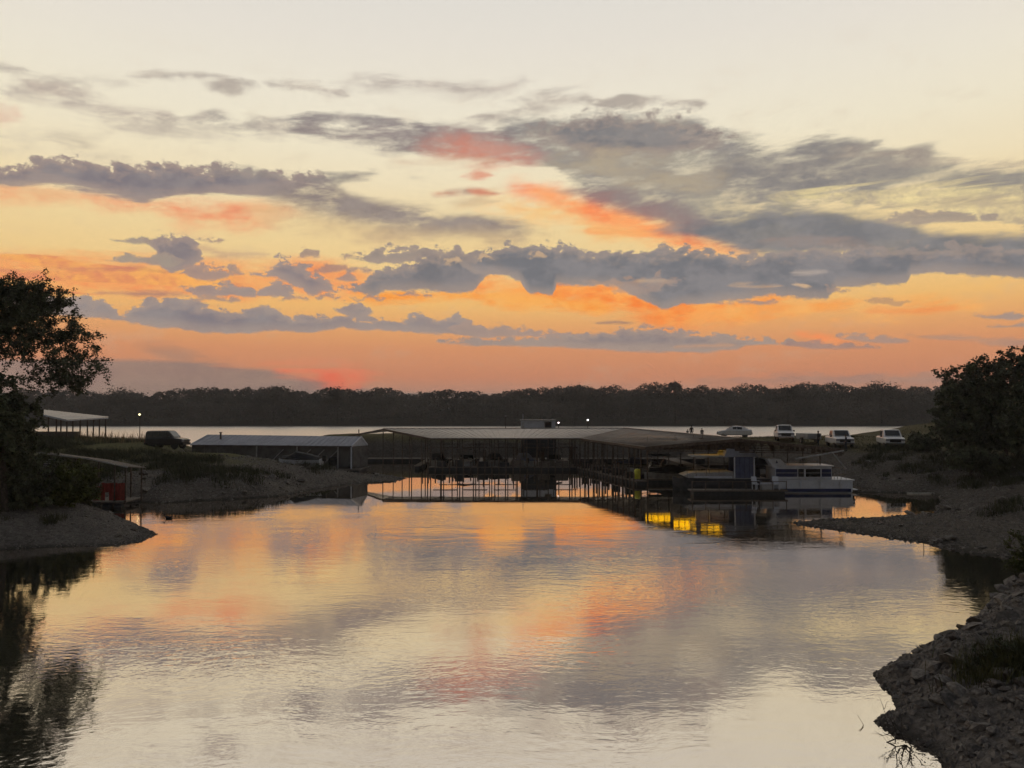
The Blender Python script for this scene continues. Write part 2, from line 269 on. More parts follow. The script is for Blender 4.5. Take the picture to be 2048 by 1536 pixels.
# --- beyond the frame the same evening sky goes on: scattered cloud, dimmer away from the sunset
d_w = W.m('ARCCOSINE', dy)                                   # angle from the middle of the western sky
out = W.rng(d_w, 0.70, 0.86)
n_out = W.noise(W.xyz(W.m('MULTIPLY', dx, 1.0), dy, W.m('MULTIPLY', dz, 4.0)), 3.4, 6.0, 0.6, 0.4)
ca = W.m('MULTIPLY', W.rng(n_out, 0.52, 0.66, 0.0, 0.8), W.m('MULTIPLY', out, W.rng(el, 0.02, 0.10)))
col = W.mix(ca, col, lin((142, 132, 132)))
sky = W.n('ShaderNodeTexSky', sky_type='NISHITA'); sky.sun_disc = False
sky.sun_elevation = SUN_EL; sky.sun_rotation = SUN_AZ; sky.air_density = 1.6; sky.dust_density = 2.5
nish = W.mix(1.0, sky.outputs[0], (0.205, 0.225, 0.305), 'MULTIPLY')
away = W.rng(d_w, 0.72, 1.75)
col = W.mix(W.m('MULTIPLY', away, 0.94), col, nish)
bg = W.n('ShaderNodeBackground'); wt.links.new(col, bg.inputs[0]); bg.inputs[1].default_value = 1.0
wo = W.n('ShaderNodeOutputWorld'); wt.links.new(bg.outputs[0], wo.inputs[0])

sl = bpy.data.lights.new('sun', 'SUN'); sl.energy = 0.5; sl.angle = R(0.6); sl.color = (1.0, 0.55, 0.3)
so = bpy.data.objects.new('sun', sl); COL.objects.link(so)
so.rotation_euler = Vector((-math.sin(SUN_AZ) * math.cos(SUN_EL), -math.cos(SUN_AZ) * math.cos(SUN_EL), -math.sin(SUN_EL))).to_track_quat('-Z', 'Y').to_euler()

# ------------------------------------------------------------------ helpers
MATS = {}
def mat(name, c, rough=0.6, metal=0.0, var=0.25, scale=6.0, bump=0.0, bscale=30.0, c2=None, spec=0.3, coord='Object', stretch=(1, 1, 1)):
    """plain procedural surface: two tones mixed by noise, a little relief"""
    if name in MATS: return MATS[name]
    m = bpy.data.materials.new(name); m.use_nodes = True
    t = NT(m.node_tree); p = m.node_tree.nodes['Principled BSDF']
    co = t.n('ShaderNodeTexCoord').outputs[coord]
    if stretch != (1, 1, 1):
        mp = t.n('ShaderNodeMapping'); mp.inputs['Scale'].default_value = stretch
        m.node_tree.links.new(co, mp.inputs[0]); co = mp.outputs[0]
    a = tuple(x * (1 - var) for x in c); b = c2 or tuple(min(1, x * (1 + var)) for x in c)
    f = t.rng(t.noise(co, scale, 4.0, 0.6), 0.35, 0.65)
    m.node_tree.links.new(t.mix(f, a, b), p.inputs['Base Color'])
    p.inputs['Roughness'].default_value = rough; p.inputs['Metallic'].default_value = metal
    p.inputs['Specular IOR Level'].default_value = spec
    if bump:
        bn = t.n('ShaderNodeBump'); bn.inputs['Strength'].default_value = 0.6; bn.inputs['Distance'].default_value = bump
        m.node_tree.links.new(t.noise(co, bscale, 5.0, 0.6), bn.inputs['Height']); m.node_tree.links.new(bn.outputs[0], p.inputs['Normal'])
    MATS[name] = m
    return m
def glow(name, c, e):
    m = bpy.data.materials.new(name); m.use_nodes = True
    t = NT(m.node_tree); p = m.node_tree.nodes['Principled BSDF']
    p.inputs['Base Color'].default_value = (*c, 1); p.inputs['Emission Color'].default_value = (*c, 1); p.inputs['Emission Strength'].default_value = e
    MATS[name] = m
    return m

class MB:
    """collects simple shapes into one mesh"""
    def __init__(s): s.v = []; s.f = []; s.mi = []; s.cur = 0
    def add(s, vs, fs):
        o = len(s.v); s.v += [tuple(q) for q in vs]; s.f += [tuple(i + o for i in f) for f in fs]; s.mi += [s.cur] * len(fs); return s
    def box(s, x0, x1, y0, y1, z0, z1):
        return s.add([(x0,y0,z0),(x1,y0,z0),(x1,y1,z0),(x0,y1,z0),(x0,y0,z1),(x1,y0,z1),(x1,y1,z1),(x0,y1,z1)],
                     [(0,3,2,1),(4,5,6,7),(0,1,5,4),(1,2,6,5),(2,3,7,6),(3,0,4,7)])
    def bar(s, a, b, w, h=None):
        """square bar between two points"""
        a, b = Vector(a), Vector(b); h = h or w; d = (b - a).normalized()
        sd = d.cross(Vector((0, 0, 1)))
        if sd.length < 1e-3: sd = Vector((1, 0, 0))
        sd.normalize(); up = sd.cross(d)
        q = [(-w/2, -h/2), (w/2, -h/2), (w/2, h/2), (-w/2, h/2)]
        return s.add([p + sd * i + up * j for p in (a, b) for i, j in q], [(0,1,2,3),(7,6,5,4),(0,4,5,1),(1,5,6,2),(2,6,7,3),(3,7,4,0)])
    def tube(s, pts, rads, n=6):
        pts = [Vector(p) for p in pts]; o = len(s.v)
        if not hasattr(rads, '__len__'): rads = [rads] * len(pts)
        for i, p in enumerate(pts):
            d = (pts[min(i + 1, len(pts) - 1)] - pts[max(i - 1, 0)])
            d = d.normalized() if d.length > 1e-9 else Vector((0, 0, 1))
            a = d.cross(Vector((0.31, 0.17, 0.93)));
            if a.length < 1e-3: a = d.cross(Vector((1, 0, 0)))
            a.normalize(); b = d.cross(a)
            for k in range(n):
                t = 2 * math.pi * k / n; s.v.append(tuple(p + a * (math.cos(t) * rads[i]) + b * (math.sin(t) * rads[i])))
        fs = [(o + i*n + k, o + i*n + (k+1) % n, o + (i+1)*n + (k+1) % n, o + (i+1)*n + k) for i in range(len(pts)-1) for k in range(n)]
        fs += [tuple(o + k for k in reversed(range(n))), tuple(o + (len(pts)-1)*n + k for k in range(n))]
        s.f += fs; s.mi += [s.cur] * len(fs); return s
    def prism(s, prof, y0, y1):
        """profile in x,z swept along y"""
        n = len(prof)
        vs = [(x, y0, z) for x, z in prof] + [(x, y1, z) for x, z in prof]
        return s.add(vs, [tuple(range(n)), tuple(reversed(range(n, 2*n)))] + [(i, i + n, (i+1) % n + n, (i+1) % n) for i in range(n)])
    def loft(s, rings, cap=True):
        n = len(rings[0]); o = len(s.v)
        for r in rings: s.v += [tuple(q) for q in r]
        fs = [(o+i*n+k, o+i*n+(k+1) % n, o+(i+1)*n+(k+1) % n, o+(i+1)*n+k) for i in range(len(rings)-1) for k in range(n)]
        if cap: fs += [tuple(o+k for k in reversed(range(n))), tuple(o+(len(rings)-1)*n+k for k in range(n))]
        s.f += fs; s.mi += [s.cur] * len(fs); return s
    def ball(s, c, r, sx=1, sy=1, sz=1, n=8, m=6):
        vs = []; o = len(s.v)
        for i in range(m + 1):
            t = math.pi * i / m
            for k in range(n):
                a = 2*math.pi*k/n; vs.append((c[0]+r*sx*math.sin(t)*math.cos(a), c[1]+r*sy*math.sin(t)*math.sin(a), c[2]+r*sz*math.cos(t)))
        return s.add(vs, [(i*n+k, (i+1)*n+k, (i+1)*n+(k+1) % n, i*n+(k+1) % n) for i in range(m) for k in range(n)])
    def mesh(s, name, mats, smooth=False):
        me = bpy.data.meshes.new(name); me.from_pydata(s.v, [], s.f)
        for m in (mats if isinstance(mats, (list, tuple)) else [mats]): me.materials.append(m)
        if any(s.mi): me.polygons.foreach_set('material_index', s.mi)
        if smooth: me.polygons.foreach_set('use_smooth', [True] * len(s.f))
        me.validate(); me.update(); return me
def link(name, me, parent=None, loc=None, label=None):
    o = bpy.data.objects.new(name, me); COL.objects.link(o)
    if parent is not None: o.parent = parent
    if loc is not None: o.location = loc
    if label: o['label'] = label
    return o
def obj(name, mb, m, parent=None, smooth=False, bevel=0.0, loc=None, label=None):
    o = link(name, mb.mesh(name, m, smooth), parent, loc, label)
    if bevel:
        b = o.modifiers.new('bevel', 'BEVEL'); b.width = bevel; b.segments = 2; b.limit_method = 'ANGLE'; b.angle_limit = R(35)
    return o
def tag(o, label, cat, group=None):
    o['label'] = label; o['category'] = cat
    if group: o['group'] = group
    return o
def thing(name, label, cat, loc=(0, 0, 0), rz=0.0, group=None):
    o = link(name, None, None, loc); o.rotation_euler = (0, 0, rz); o.empty_display_size = 0.3
    return tag(o, label, cat, group)
def kind(o, k): o['kind'] = k; return o
def copy_tree(o, loc=None, rz=None, label=None, parent=None):
    c = o.copy(); COL.objects.link(c); c.parent = parent
    if loc is not None: c.location = loc
    if rz is not None: c.rotation_euler[2] = rz
    if label: c['label'] = label
    for ch in [q for q in KIDS.get(o.name, [])]: copy_tree(ch, parent=c)
    return c
KIDS = {}
def index_kids():
    KIDS.clear()
    for q in bpy.data.objects:
        if q.parent: KIDS.setdefault(q.parent.name, []).append(q)

# ------------------------------------------------------------------ materials
DIRT = mat('dry_lake_bed', (0.15, 0.13, 0.115), .95, 0, .35, 0.9, 0.06, 5.0)
SOIL = mat('bank_soil', (0.13, 0.115, 0.10), .95, 0, .4, 1.3, 0.08, 7.0)
STONE = mat('limestone', (0.15, 0.134, 0.12), .9, 0, .35, 3.0, 0.03, 9.0)
STONE_D = mat('dark_stone', (0.09, 0.08, 0.073), .9, 0, .35, 3.0, 0.03, 9.0)
GRASSY = mat('dry_grass', (0.075, 0.075, 0.03), .9, 0, .4, 2.0)
STRAW = mat('straw_grass', (0.20, 0.14, 0.07), .9, 0, .3, 2.0)
LEAF = mat('leaf', (0.075, 0.085, 0.045), .7, 0, .45, 1.3)
LEAF_Y = mat('yellow_green_leaf', (0.075, 0.085, 0.02), .7, 0, .4, 1.3)
BARK = mat('bark', (0.06, 0.048, 0.04), .95, 0, .35, 8.0, 0.02, 30.0)
FOREST = mat('far_leaf', (0.11, 0.10, 0.085), .9, 0, .4, 0.05)
GALV = mat('galvanised_roof', (0.27, 0.255, 0.25), .42, .55, .14, 0.6, 0.0)
GALV_U = mat('galvanised_underside', (0.72, 0.68, 0.62), .22, .95, .15, 0.7)
BLUEROOF = mat('blue_grey_roof', (0.27, 0.275, 0.32), .5, .25, .1, 0.8)
STEEL = mat('rusty_steel', (0.10, 0.075, 0.06), .7, .3, .4, 5.0)
WOOD = mat('weathered_wood', (0.13, 0.11, 0.095), .9, 0, .35, 4.0, 0.01, 20.0, stretch=(1, 8, 8))
FLOAT = mat('black_float', (0.03, 0.03, 0.032), .7, 0, .3, 5.0)
WHITE = mat('white_paint', (0.50, 0.53, 0.60), .35, 0, .08, 2.0, spec=.5)
GREYP = mat('grey_paint', (0.30, 0.30, 0.31), .5, 0, .12, 2.0)
TIN = mat('grey_tin_wall', (0.095, 0.092, 0.092), .6, .2, .25, 1.5)
BLUEC = mat('blue_canvas', (0.10, 0.115, 0.19), .8, 0, .15, 3.0)
NAVY = mat('navy_stripe', (0.02, 0.03, 0.10), .4, 0, .15, 3.0)
DARKC = mat('dark_canvas', (0.02, 0.021, 0.025), .85, 0, .3, 4.0)
GLASS = mat('dark_glass', (0.012, 0.013, 0.016), .08, 0, .1, 2.0, spec=.6)
TYRE = mat('tyre', (0.015, 0.015, 0.015), .85, 0, .2, 9.0)
CHROME = mat('chrome', (0.5, 0.5, 0.52), .2, .9, .1, 4.0)
CARW = mat('white_car_paint', (0.66, 0.66, 0.68), .25, 0, .05, 1.0, spec=.55)
CARK = mat('black_car_paint', (0.018, 0.018, 0.022), .25, 0, .1, 1.0, spec=.5)
PLAST = mat('black_plastic', (0.02, 0.02, 0.02), .6, 0, .2, 5.0)
RED = mat('faded_red_board', (0.22, 0.035, 0.025), .8, 0, .3, 4.0, stretch=(4, 4, 1))
YELLOW = mat('yellow_plastic', (0.55, 0.55, 0.06), .5, 0, .12, 4.0)
LAMP_Y = glow('lit_lamp', (1.0, 0.86, 0.42), 4.0)
LAMP_W = glow('lit_white_lamp', (1.0, 0.95, 0.92), 6.0)
ADDED_GLOW = glow('added_yellow_glow', (1.0, 0.52, 0.004), 2.1)  # added emission that makes the yellow reflection on the cove

# ------------------------------------------------------------------ water
def water(name, y0, y1, near):
    m = bpy.data.materials.new(name); m.use_nodes = True; nt = m.node_tree; nt.nodes.clear(); t = NT(nt)
    g = t.n('ShaderNodeNewGeometry'); pos = g.outputs['Position']
    sp = t.n('ShaderNodeSeparateXYZ'); nt.links.new(pos, sp.inputs[0]); X, Y, Z = sp.outputs
    def nz(sx, sy, sc, det, rough, off):
        return t.noise(t.xyz(t.m('MULTIPLY', X, sx), t.m('MULTIPLY', Y, sy), off), sc, det, rough)
    if near:
        warp = t.m('MULTIPLY', nz(.25, .12, 1.0, 2.0, .5, 9.0), 1.6)
        Yw = t.m('ADD', Y, warp)
        rip = t.noise(t.xyz(t.m('MULTIPLY', X, .30), Yw, 0.0), 1.9, 3.0, .55)              # fine ripples, crests across the view
        swl = t.noise(t.xyz(t.m('MULTIPLY', X, .55), Y, 3.0), .55, 2.0, .5)
        fin = t.noise(t.xyz(t.m('MULTIPLY', X, .7), Yw, 5.0), 5.5, 2.0, .5)
        patch = t.rng(nz(.06, .16, 1.0, 3.0, .6, 2.0), .36, .66, .35, 1.0)
        far = t.rng(Y, 46.0, 57.0, 1.0, .06)
        a = t.m('MULTIPLY', t.m('MULTIPLY', patch, far), t.rng(Y, 30.0, 42.0, 1.0, 1.05))
        h = t.m('ADD', t.m('MULTIPLY', t.m('MULTIPLY', rip, a), 0.006), t.m('MULTIPLY', t.m('MULTIPLY', t.m('MULTIPLY', swl, far), t.rng(Y, 32.0, 41.0, 1.0, 4.0)), 0.003))
        h = t.m('ADD', h, t.m('MULTIPLY', t.m('MULTIPLY', fin, a), 0.0045))
        rough = t.m('MULTIPLY_ADD', far, .026, .006)
    else:
        h = t.m('ADD', t.m('MULTIPLY', nz(.5, 1, .8, 3.0, .6, 1.0), .12), t.m('MULTIPLY', nz(.4, 1, .2, 2.0, .6, 4.0), .3))
        rough = 0.30
    bn = t.n('ShaderNodeBump'); bn.inputs['Strength'].default_value = 1.0; bn.inputs['Distance'].default_value = 1.0
    nt.links.new(h, bn.inputs['Height'])
    gl = t.n('ShaderNodeBsdfGlossy'); t.put(gl.inputs['Roughness'], rough); gl.inputs['Color'].default_value = (.95, .888, .835, 1)
    nt.links.new(bn.outputs[0], gl.inputs['Normal'])
    df = t.n('ShaderNodeBsdfDiffuse'); df.inputs['Color'].default_value = (.05, .05, .04, 1)
    lw = t.n('ShaderNodeFresnel'); lw.inputs['IOR'].default_value = 3.2; nt.links.new(bn.outputs[0], lw.inputs['Normal'])
    mx = t.n('ShaderNodeMixShader'); nt.links.new(t.rng(lw.outputs[0], .28, .75, .74, .98, 'LINEAR'), mx.inputs[0])
    nt.links.new(df.outputs[0], mx.inputs[1]); nt.links.new(gl.outputs[0], mx.inputs[2])
    o = t.n('ShaderNodeOutputMaterial'); nt.links.new(mx.outputs[0], o.inputs[0])
    mb = MB(); mb.add([(-1200, y0, 0), (1200, y0, 0), (1200, y1, 0), (-1200, y1, 0)], [(0, 1, 2, 3)])
    return kind(obj(name, mb, m), 'structure')
water('cove_water', -300, 120, True)
water('lake_water', 120, 1400, False)

# ------------------------------------------------------------------ terrain
def vnoise(x, y, sc, seed=0, octaves=4):
    out = np.zeros_like(x); amp, tot = 1.0, 0.0
    rs = np.random.RandomState(seed)
    for o in range(octaves):
        tab = rs.rand(64, 64); xs, ys = x * sc * 2**o + 17.3 * o, y * sc * 2**o + 9.1 * o
        xi, yi = np.floor(xs).astype(int), np.floor(ys).astype(int); fx, fy = xs - xi, ys - yi
        fx, fy = fx*fx*(3-2*fx), fy*fy*(3-2*fy); g = lambda i, j: tab[(xi+i) % 64, (yi+j) % 64]
        out += amp * ((g(0,0)*(1-fx)+g(1,0)*fx)*(1-fy) + (g(0,1)*(1-fx)+g(1,1)*fx)*fy - .5); tot += amp; amp *= .5
    return out / tot
def sdist(x, y, poly):
    p = np.array(poly); q = np.roll(p, -1, 0); d = np.full(x.shape, 1e9); ins = np.zeros(x.shape, bool)
    for (ax, ay), (bx, by) in zip(p, q):
        ex, ey = bx-ax, by-ay; t = np.clip(((x-ax)*ex+(y-ay)*ey)/(ex*ex+ey*ey+1e-12), 0, 1)
        d = np.minimum(d, np.hypot(x-ax-t*ex, y-ay-t*ey))
        c = ((ay > y) != (by > y)) & (x < (bx-ax)*(y-ay)/(by-ay+1e-12)+ax); ins ^= c
    return np.where(ins, d, -d)
class Bank:
    def __init__(s, poly, pts, width, rough=.12, rscale=.5, edge=.3, seed=1):
        s.poly = [(p[0], p[1]) for p in poly]; s.c = np.array(pts, float); s.w = width; s.r = rough; s.rs = rscale; s.e = edge; s.seed = seed
    def z(s, x, y):
        x, y = np.atleast_1d(np.asarray(x, float)), np.atleast_1d(np.asarray(y, float))
        d = sdist(x, y, s.poly) + s.e * 2 * vnoise(x, y, .9, s.seed + 5, 4)
        wsum = np.zeros_like(x); h = np.zeros_like(x)
        for cx, cy, cz in s.c:
            w = 1.0 / ((x-cx)**2 + (y-cy)**2 + 2.0)**1.6; wsum += w; h += w * cz
        h /= wsum
        t = np.clip(d / s.w, 0, 1); prof = 1 - (1 - t)**1.9
        up = h * prof + s.r * vnoise(x, y, s.rs, s.seed, 5) * np.clip(d / 1.2, 0, 1) * 2
        return np.where(d > 0, np.maximum(up, 0.012 + .05 * np.clip(d, 0, .4)), np.maximum(-0.25 + d * .4, -1.5) * np.clip(-d * 4, 0, 1))
    def at(s, x, y): return float(s.z(x, y)[0])
    def p(s, x, y, dz=0.0): return Vector((x, y, s.at(x, y) + dz))
    def hit(s, px, py, t0=4.0, t1=260.0):
        """first ground point under a pixel"""
        d = ray(px, py); ts = np.linspace(t0, t1, 3000); zz = s.z(d.x*ts, d.y*ts); k = np.argmax(EYE + d.z*ts < np.maximum(zz, 0.0))
        return Vector((d.x*ts[k], d.y*ts[k], float(zz[k])))
    def build(s, name, m, step, box):
        x0, x1, y0, y1 = box; nx, ny = int((x1-x0)/step)+1, int((y1-y0)/step)+1
        gx, gy = np.meshgrid(np.linspace(x0, x1, nx), np.linspace(y0, y1, ny)); zz = s.z(gx.ravel(), gy.ravel()).reshape(gx.shape)
        d = sdist(gx.ravel(), gy.ravel(), s.poly).reshape(gx.shape); keep = d > -1.6 - step
        idx = -np.ones(gx.shape, int); idx[keep] = np.arange(keep.sum())
        vs = np.stack([gx[keep], gy[keep], zz[keep]], 1)
        a, b, c, e = idx[:-1,:-1], idx[:-1,1:], idx[1:,1:], idx[1:,:-1]; ok = (a >= 0) & (b >= 0) & (c >= 0) & (e >= 0)
        fs = np.stack([a[ok], b[ok], c[ok], e[ok]], 1)
        me = bpy.data.meshes.new(name); me.from_pydata(vs.tolist(), [], fs.tolist())
        for q in (m if isinstance(m, (list, tuple)) else [m]): me.materials.append(q)
        me.polygons.foreach_set('use_smooth', [True]*len(me.polygons)); me.update()
        return kind(link(name, me), 'structure')
def ground_mat(name, soil, grass, z0, z1, strata=True):
    """bare soil low down by the water, dry grass higher up"""
    m = bpy.data.materials.new(name); m.use_nodes = True; nt = m.node_tree; t = NT(nt); p = nt.nodes['Principled BSDF']
    g = t.n('ShaderNodeNewGeometry'); sp = t.n('ShaderNodeSeparateXYZ'); nt.links.new(g.outputs['Position'], sp.inputs[0])
    n1 = t.noise(g.outputs['Position'], .6, 5.0, .65); n2 = t.noise(g.outputs['Position'], 4.5, 5.0, .65)
    a = t.mix(t.rng(n2, .35, .65), tuple(x*.65 for x in soil), tuple(x*1.35 for x in soil))
    a = t.mix(t.rng(n1, .4, .7, 0, .5), a, tuple(x*.55 for x in soil))
    b = t.mix(t.rng(n2, .35, .65), tuple(x*.6 for x in grass), tuple(x*1.4 for x in grass))
    zf = t.rng(t.m('ADD', sp.outputs[2], t.m('MULTIPLY_ADD', n1, 1.6, -.8)), z0, z1)
    c = t.mix(zf, a, b)
    c = t.mix(t.rng(sp.outputs[2], .03, .16, .75, 0.0), c, tuple(x*.3 for x in soil))     # wet margin
    nt.links.new(c, p.inputs['Base Color']); p.inputs['Roughness'].default_value = .95; p.inputs['Specular IOR Level'].default_value = .12
    bn = t.n('ShaderNodeBump'); bn.inputs['Strength'].default_value = .8; bn.inputs['Distance'].default_value = .12
    nt.links.new(t.m('ADD', n2, t.m('MULTIPLY', t.noise(g.outputs['Position'], 14.0, 4.0, .6), .5)), bn.inputs['Height']); nt.links.new(bn.outputs[0], p.inputs['Normal'])
    return m
GM_A = ground_mat('gravel_point_ground', (.13, .117, .105), (.09, .085, .04), 1.6, 2.6)
GM_B = ground_mat('spit_ground', (.115, .10, .085), (.085, .082, .032), 1.3, 2.3)
GM_C = ground_mat('shore_ground', (.088, .076, .064), (.10, .085, .04), 1.7, 2.7)
GM_E = ground_mat('rocky_bank_ground', (.125, .111, .10), (.13, .12, .11), 3.0, 5.0)
GM_F = ground_mat('far_shore_ground', (.07, .06, .05), (.05, .045, .03), .5, 2.0)

# gravel point at the left
A = Bank([on(*q) for q in ((318,1069),(281,1085),(200,1093),(100,1094),(0,1100),(-250,1118),(-600,1118),(-600,1012),(-200,1010),(0,1010),(100,1014),(190,1022),(240,1036),(290,1056))],
         [(-18.5,40.5,.15),(-21,41,.6),(-23,42,.95),(-26,43,1.35),(-30,44,1.7),(-38,45,2.2)], 3.2, .09, .6, .10, 3)
A.build('gravel_point', GM_A, .2, (-62, -16.5, 34, 56))
# grassy spit in the middle distance
B = Bank([on(*q) for q in ((-400,1008),(100,1007),(250,1005),(330,1006),(390,1002),(470,999),(560,993),(610,983),(650,975),(690,970),(740,965),(790,964),(818,957))] +
         [(-12,78.2),(-17.5,80.0),(-24,81.3),(-31,83),(-34,86.5),(-35.2,91),(-37,101),(-60,108),(-110,118),(-110,80)],
         [(-13,75,.3),(-17,74,.85),(-20,76,1.25),(-24,76,1.9),(-27,78,2.45),(-31,79,2.35),(-38,88,2.6),(-37,83,2.4),(-44,90,2.7),(-50,94,3.0),(-60,95,3.6),(-80,95,4.2),(-40,70,1.9),(-60,65,2.6),(-30,64,1.5)], 6.5, .10, .45, .35, 8)
B.build('grassy_spit', GM_B, .4, (-112, -8.5, 50, 120))
# shore at the right with the parking ground, and the gravel bar running out from it
C = Bank([on(*q) for q in ((1580,1045),(1660,1037),(1760,1034),(1868,1026),(1872,1010),(1885,996),(1862,987),(1780,986),(1706,985))] +
         [(28.5,63.5),(29.5,70),(29.0,86),(26.5,94),(23.5,100),(22,107),(22,121),(40,122),(62,128),(105,170),(170,200),(170,26),(60,28)] +
         [on(*q) for q in ((2200,1125),(2048,1119),(1960,1112),(1900,1102),(1850,1089),(1700,1066),(1590,1051))],
         [(16,44.5,.10),(18.5,43.5,.25),(21,43,.35),(24,43,.5),(28,44,.9),(30,50,.8),(33,55,1.1),(29,68,.9),(32,76,1.7),(40,82,2.5),(36,86,2.5),(33,94,2.9),(32,108,2.7),(31,114,2.6),(50,70,2.7),(60,64,3.4),(50,112,2.6),(60,110,4.6),(80,120,7),(38,40,2.4),(60,40,3.5)], 7.0, .2, .4, .3, 12)
C.build('parking_shore', GM_C, .35, (14, 120, 30, 150))
# rocky bank close to the camera
E = Bank([on(*q) for q in ((1905,1570),(1888,1536),(1866,1502),(1832,1480),(1784,1464),(1743,1443),(1768,1432),(1792,1420),(1780,1390),(1760,1370),(1747,1350),(1775,1336),(1810,1323),(1880,1301),(1925,1286),(1950,1242),(1975,1216),(2010,1203),(2060,1186),(2200,1150),(2700,1130),(3600,1200),(3600,2600),(1960,1800))],
         [(8.3,14.2,.5),(9.5,14,1.0),(9.2,16.5,.6),(11,17.5,1.1),(12,15,1.9),(14,19,1.9),(15,22,1.5),(17,25,1.6),(20,24,3),(18,17,3.6),(14,12,3.0),(10.5,10,1.8),(30,24,5)], 2.2, .16, 1.1, .10, 21)
E.build('rocky_bank', GM_E, .085, (6.5, 26, 9.5, 29))
# low causeway that closes the cove behind the marina
D = Bank([(-31,112),(-28,108),(-20,107),(0,106),(20,107),(30,108),(34,120),(20,123),(0,122),(-20,123),(-29,119)], [(-20,114,3.0),(5,114,3.0),(20,114,2.8),(30,114,2.3)], 5.0, .15, .4, .3, 17)
D.build('causeway', GM_C, .5, (-36, 38, 100, 128))
# far shore
fb = Bank([(-1150,336),(-300,338),(-120,333),(-20,337),(90,334),(230,336),(1150,330),(1150,1300),(-1150,1300)], [(-400,420,3),(0,420,3),(400,420,3),(0,900,8)], 60, .3, .05, 2.0, 30)
fb.build('far_shore', GM_F, 9.0, (-900, 900, 320, 760))

# ------------------------------------------------------------------ vegetation
def leaf_mesh(name, centres, nrm_jit, size, m, aspect=.55, seed=0, droop=0.0):
    """one small folded leaf spray (two triangles) at every centre"""
    rs = np.random.RandomState(seed); n = len(centres); c = np.asarray(centres)
    a = rs.normal(size=(n, 3)); a[:, 2] = a[:, 2]*.6 - droop; a /= np.linalg.norm(a, axis=1)[:, None]
    b = np.cross(a, rs.normal(size=(n, 3))); b /= np.linalg.norm(b, axis=1)[:, None] + 1e-9
    s = size * rs.uniform(.55, 1.35, (n, 1)); w = s * aspect
    v = np.empty((n, 4, 3)); v[:, 0] = c - a*s*.5; v[:, 1] = c + b*w*.5; v[:, 2] = c + a*s*.5; v[:, 3] = c - b*w*.5
    me = bpy.data.meshes.new(name); me.vertices.add(4*n); me.vertices.foreach_set('co', v.ravel())
    me.loops.add(4*n); me.loops.foreach_set('vertex_index', np.arange(4*n)); me.polygons.add(n)
    me.polygons.foreach_set('loop_start', np.arange(n)*4); me.polygons.foreach_set('loop_total', np.full(n, 4))
    me.materials.append(m); me.update(calc_edges=True); return me
def in_blobs(blobs, n, rs, shell=.55):
    vol = np.array([b[3]*b[4]*b[5] for b in blobs]); out = []
    k = rs.choice(len(blobs), n, p=vol/vol.sum())
    for i in k:
        d = rs.normal(size=3); d /= np.linalg.norm(d); r = rs.uniform(shell**3, 1)**(1/3)
        out.append([blobs[i][0]+d[0]*r*blobs[i][3], blobs[i][1]+d[1]*r*blobs[i][4], blobs[i][2]+d[2]*r*blobs[i][5]])
    return np.array(out)
def tree(name, label, cat, base, trunk, blobs, nclus, per, leaf, spread, m=None, r0=.22, seed=1, group=None, shell=.3, droop=.2, twigs=2):
    """trunk points, limbs that reach for clusters inside the crown's lobes, leaf sprays round each cluster"""
    rs = np.random.RandomState(seed); base = Vector(base); t = thing(name, label, cat, base, 0, group)
    cl = in_blobs(blobs, nclus, rs, shell); trunk = [Vector(q) for q in trunk]
    nodes = []; mb = MB()
    n = len(trunk); dens = []
    for i in range(n-1):
        for k in range(4): dens.append(trunk[i].lerp(trunk[i+1], k/4))
    dens.append(trunk[-1]); rad = [r0*(1-.55*i/len(dens)) for i in range(len(dens))]; mb.tube(dens, rad, 7)
    nodes = [(q, rad[i]) for i, q in enumerate(dens) if i > len(dens)*.35]
    top = trunk[-1]; order = sorted(range(len(cl)), key=lambda i: (Vector(cl[i]) - top).length)
    P = np.array([list(q[0]) for q in nodes]); RR = [q[1] for q in nodes]
    for i in order:
        g = Vector(cl[i]); dd = np.linalg.norm(P - np.array(g), axis=1); k = int(dd.argmin()); s = Vector(P[k]); L = dd[k]
        r = max(.012, RR[k]*.62 if L > .8 else RR[k]*.7); steps = max(2, int(L/.7)+1); pts = [s]
        for j in range(1, steps+1):
            f = j/steps; q = s.lerp(g, f) + Vector((0, 0, math.sin(f*math.pi)*L*.10)) + Vector(rs.normal(size=3)*.06*L*(1-f))
            pts.append(q)
        rr = [r*(1-.55*j/steps) for j in range(steps+1)]; mb.tube(pts, rr, 5 if r > .04 else 3)
        P = np.vstack([P, [list(q) for q in pts[1:]]]); RR += rr[1:]
    lv = []
    for c in cl:
        for _ in range(twigs):
            d = rs.normal(size=3); d[2] -= droop; d *= spread*rs.uniform(.6, 1.3)/np.linalg.norm(d)
            mb.tube([c, c+d*.5, c+d+[0, 0, -.1*spread]], [.012, .009, .005], 3)
            f = rs.uniform(.15, 1.05, (per//twigs, 1)); lv.append(c + d*f + rs.normal(size=(per//twigs, 3))*spread*.17)
    lv = np.vstack(lv)
    w = -np.array(base)
    for me, nm in ((mb.mesh('trunk', BARK), 'trunk'), (leaf_mesh('crown', lv, 0, leaf, m or LEAF, seed=seed, droop=.3), 'crown')):
        me.transform(Matrix.Translation(w)); link(nm, me, t)
    return t
def px_blob(px, py, Y, rx, ry, rz=None):
    """a crown lobe centred where a pixel looks at depth Y; radii in photo pixels"""
    p = dep(px, py, Y); k = Y/F; return (p.x, p.y, p.z, rx*k, (rz or rx)*k, ry*k)

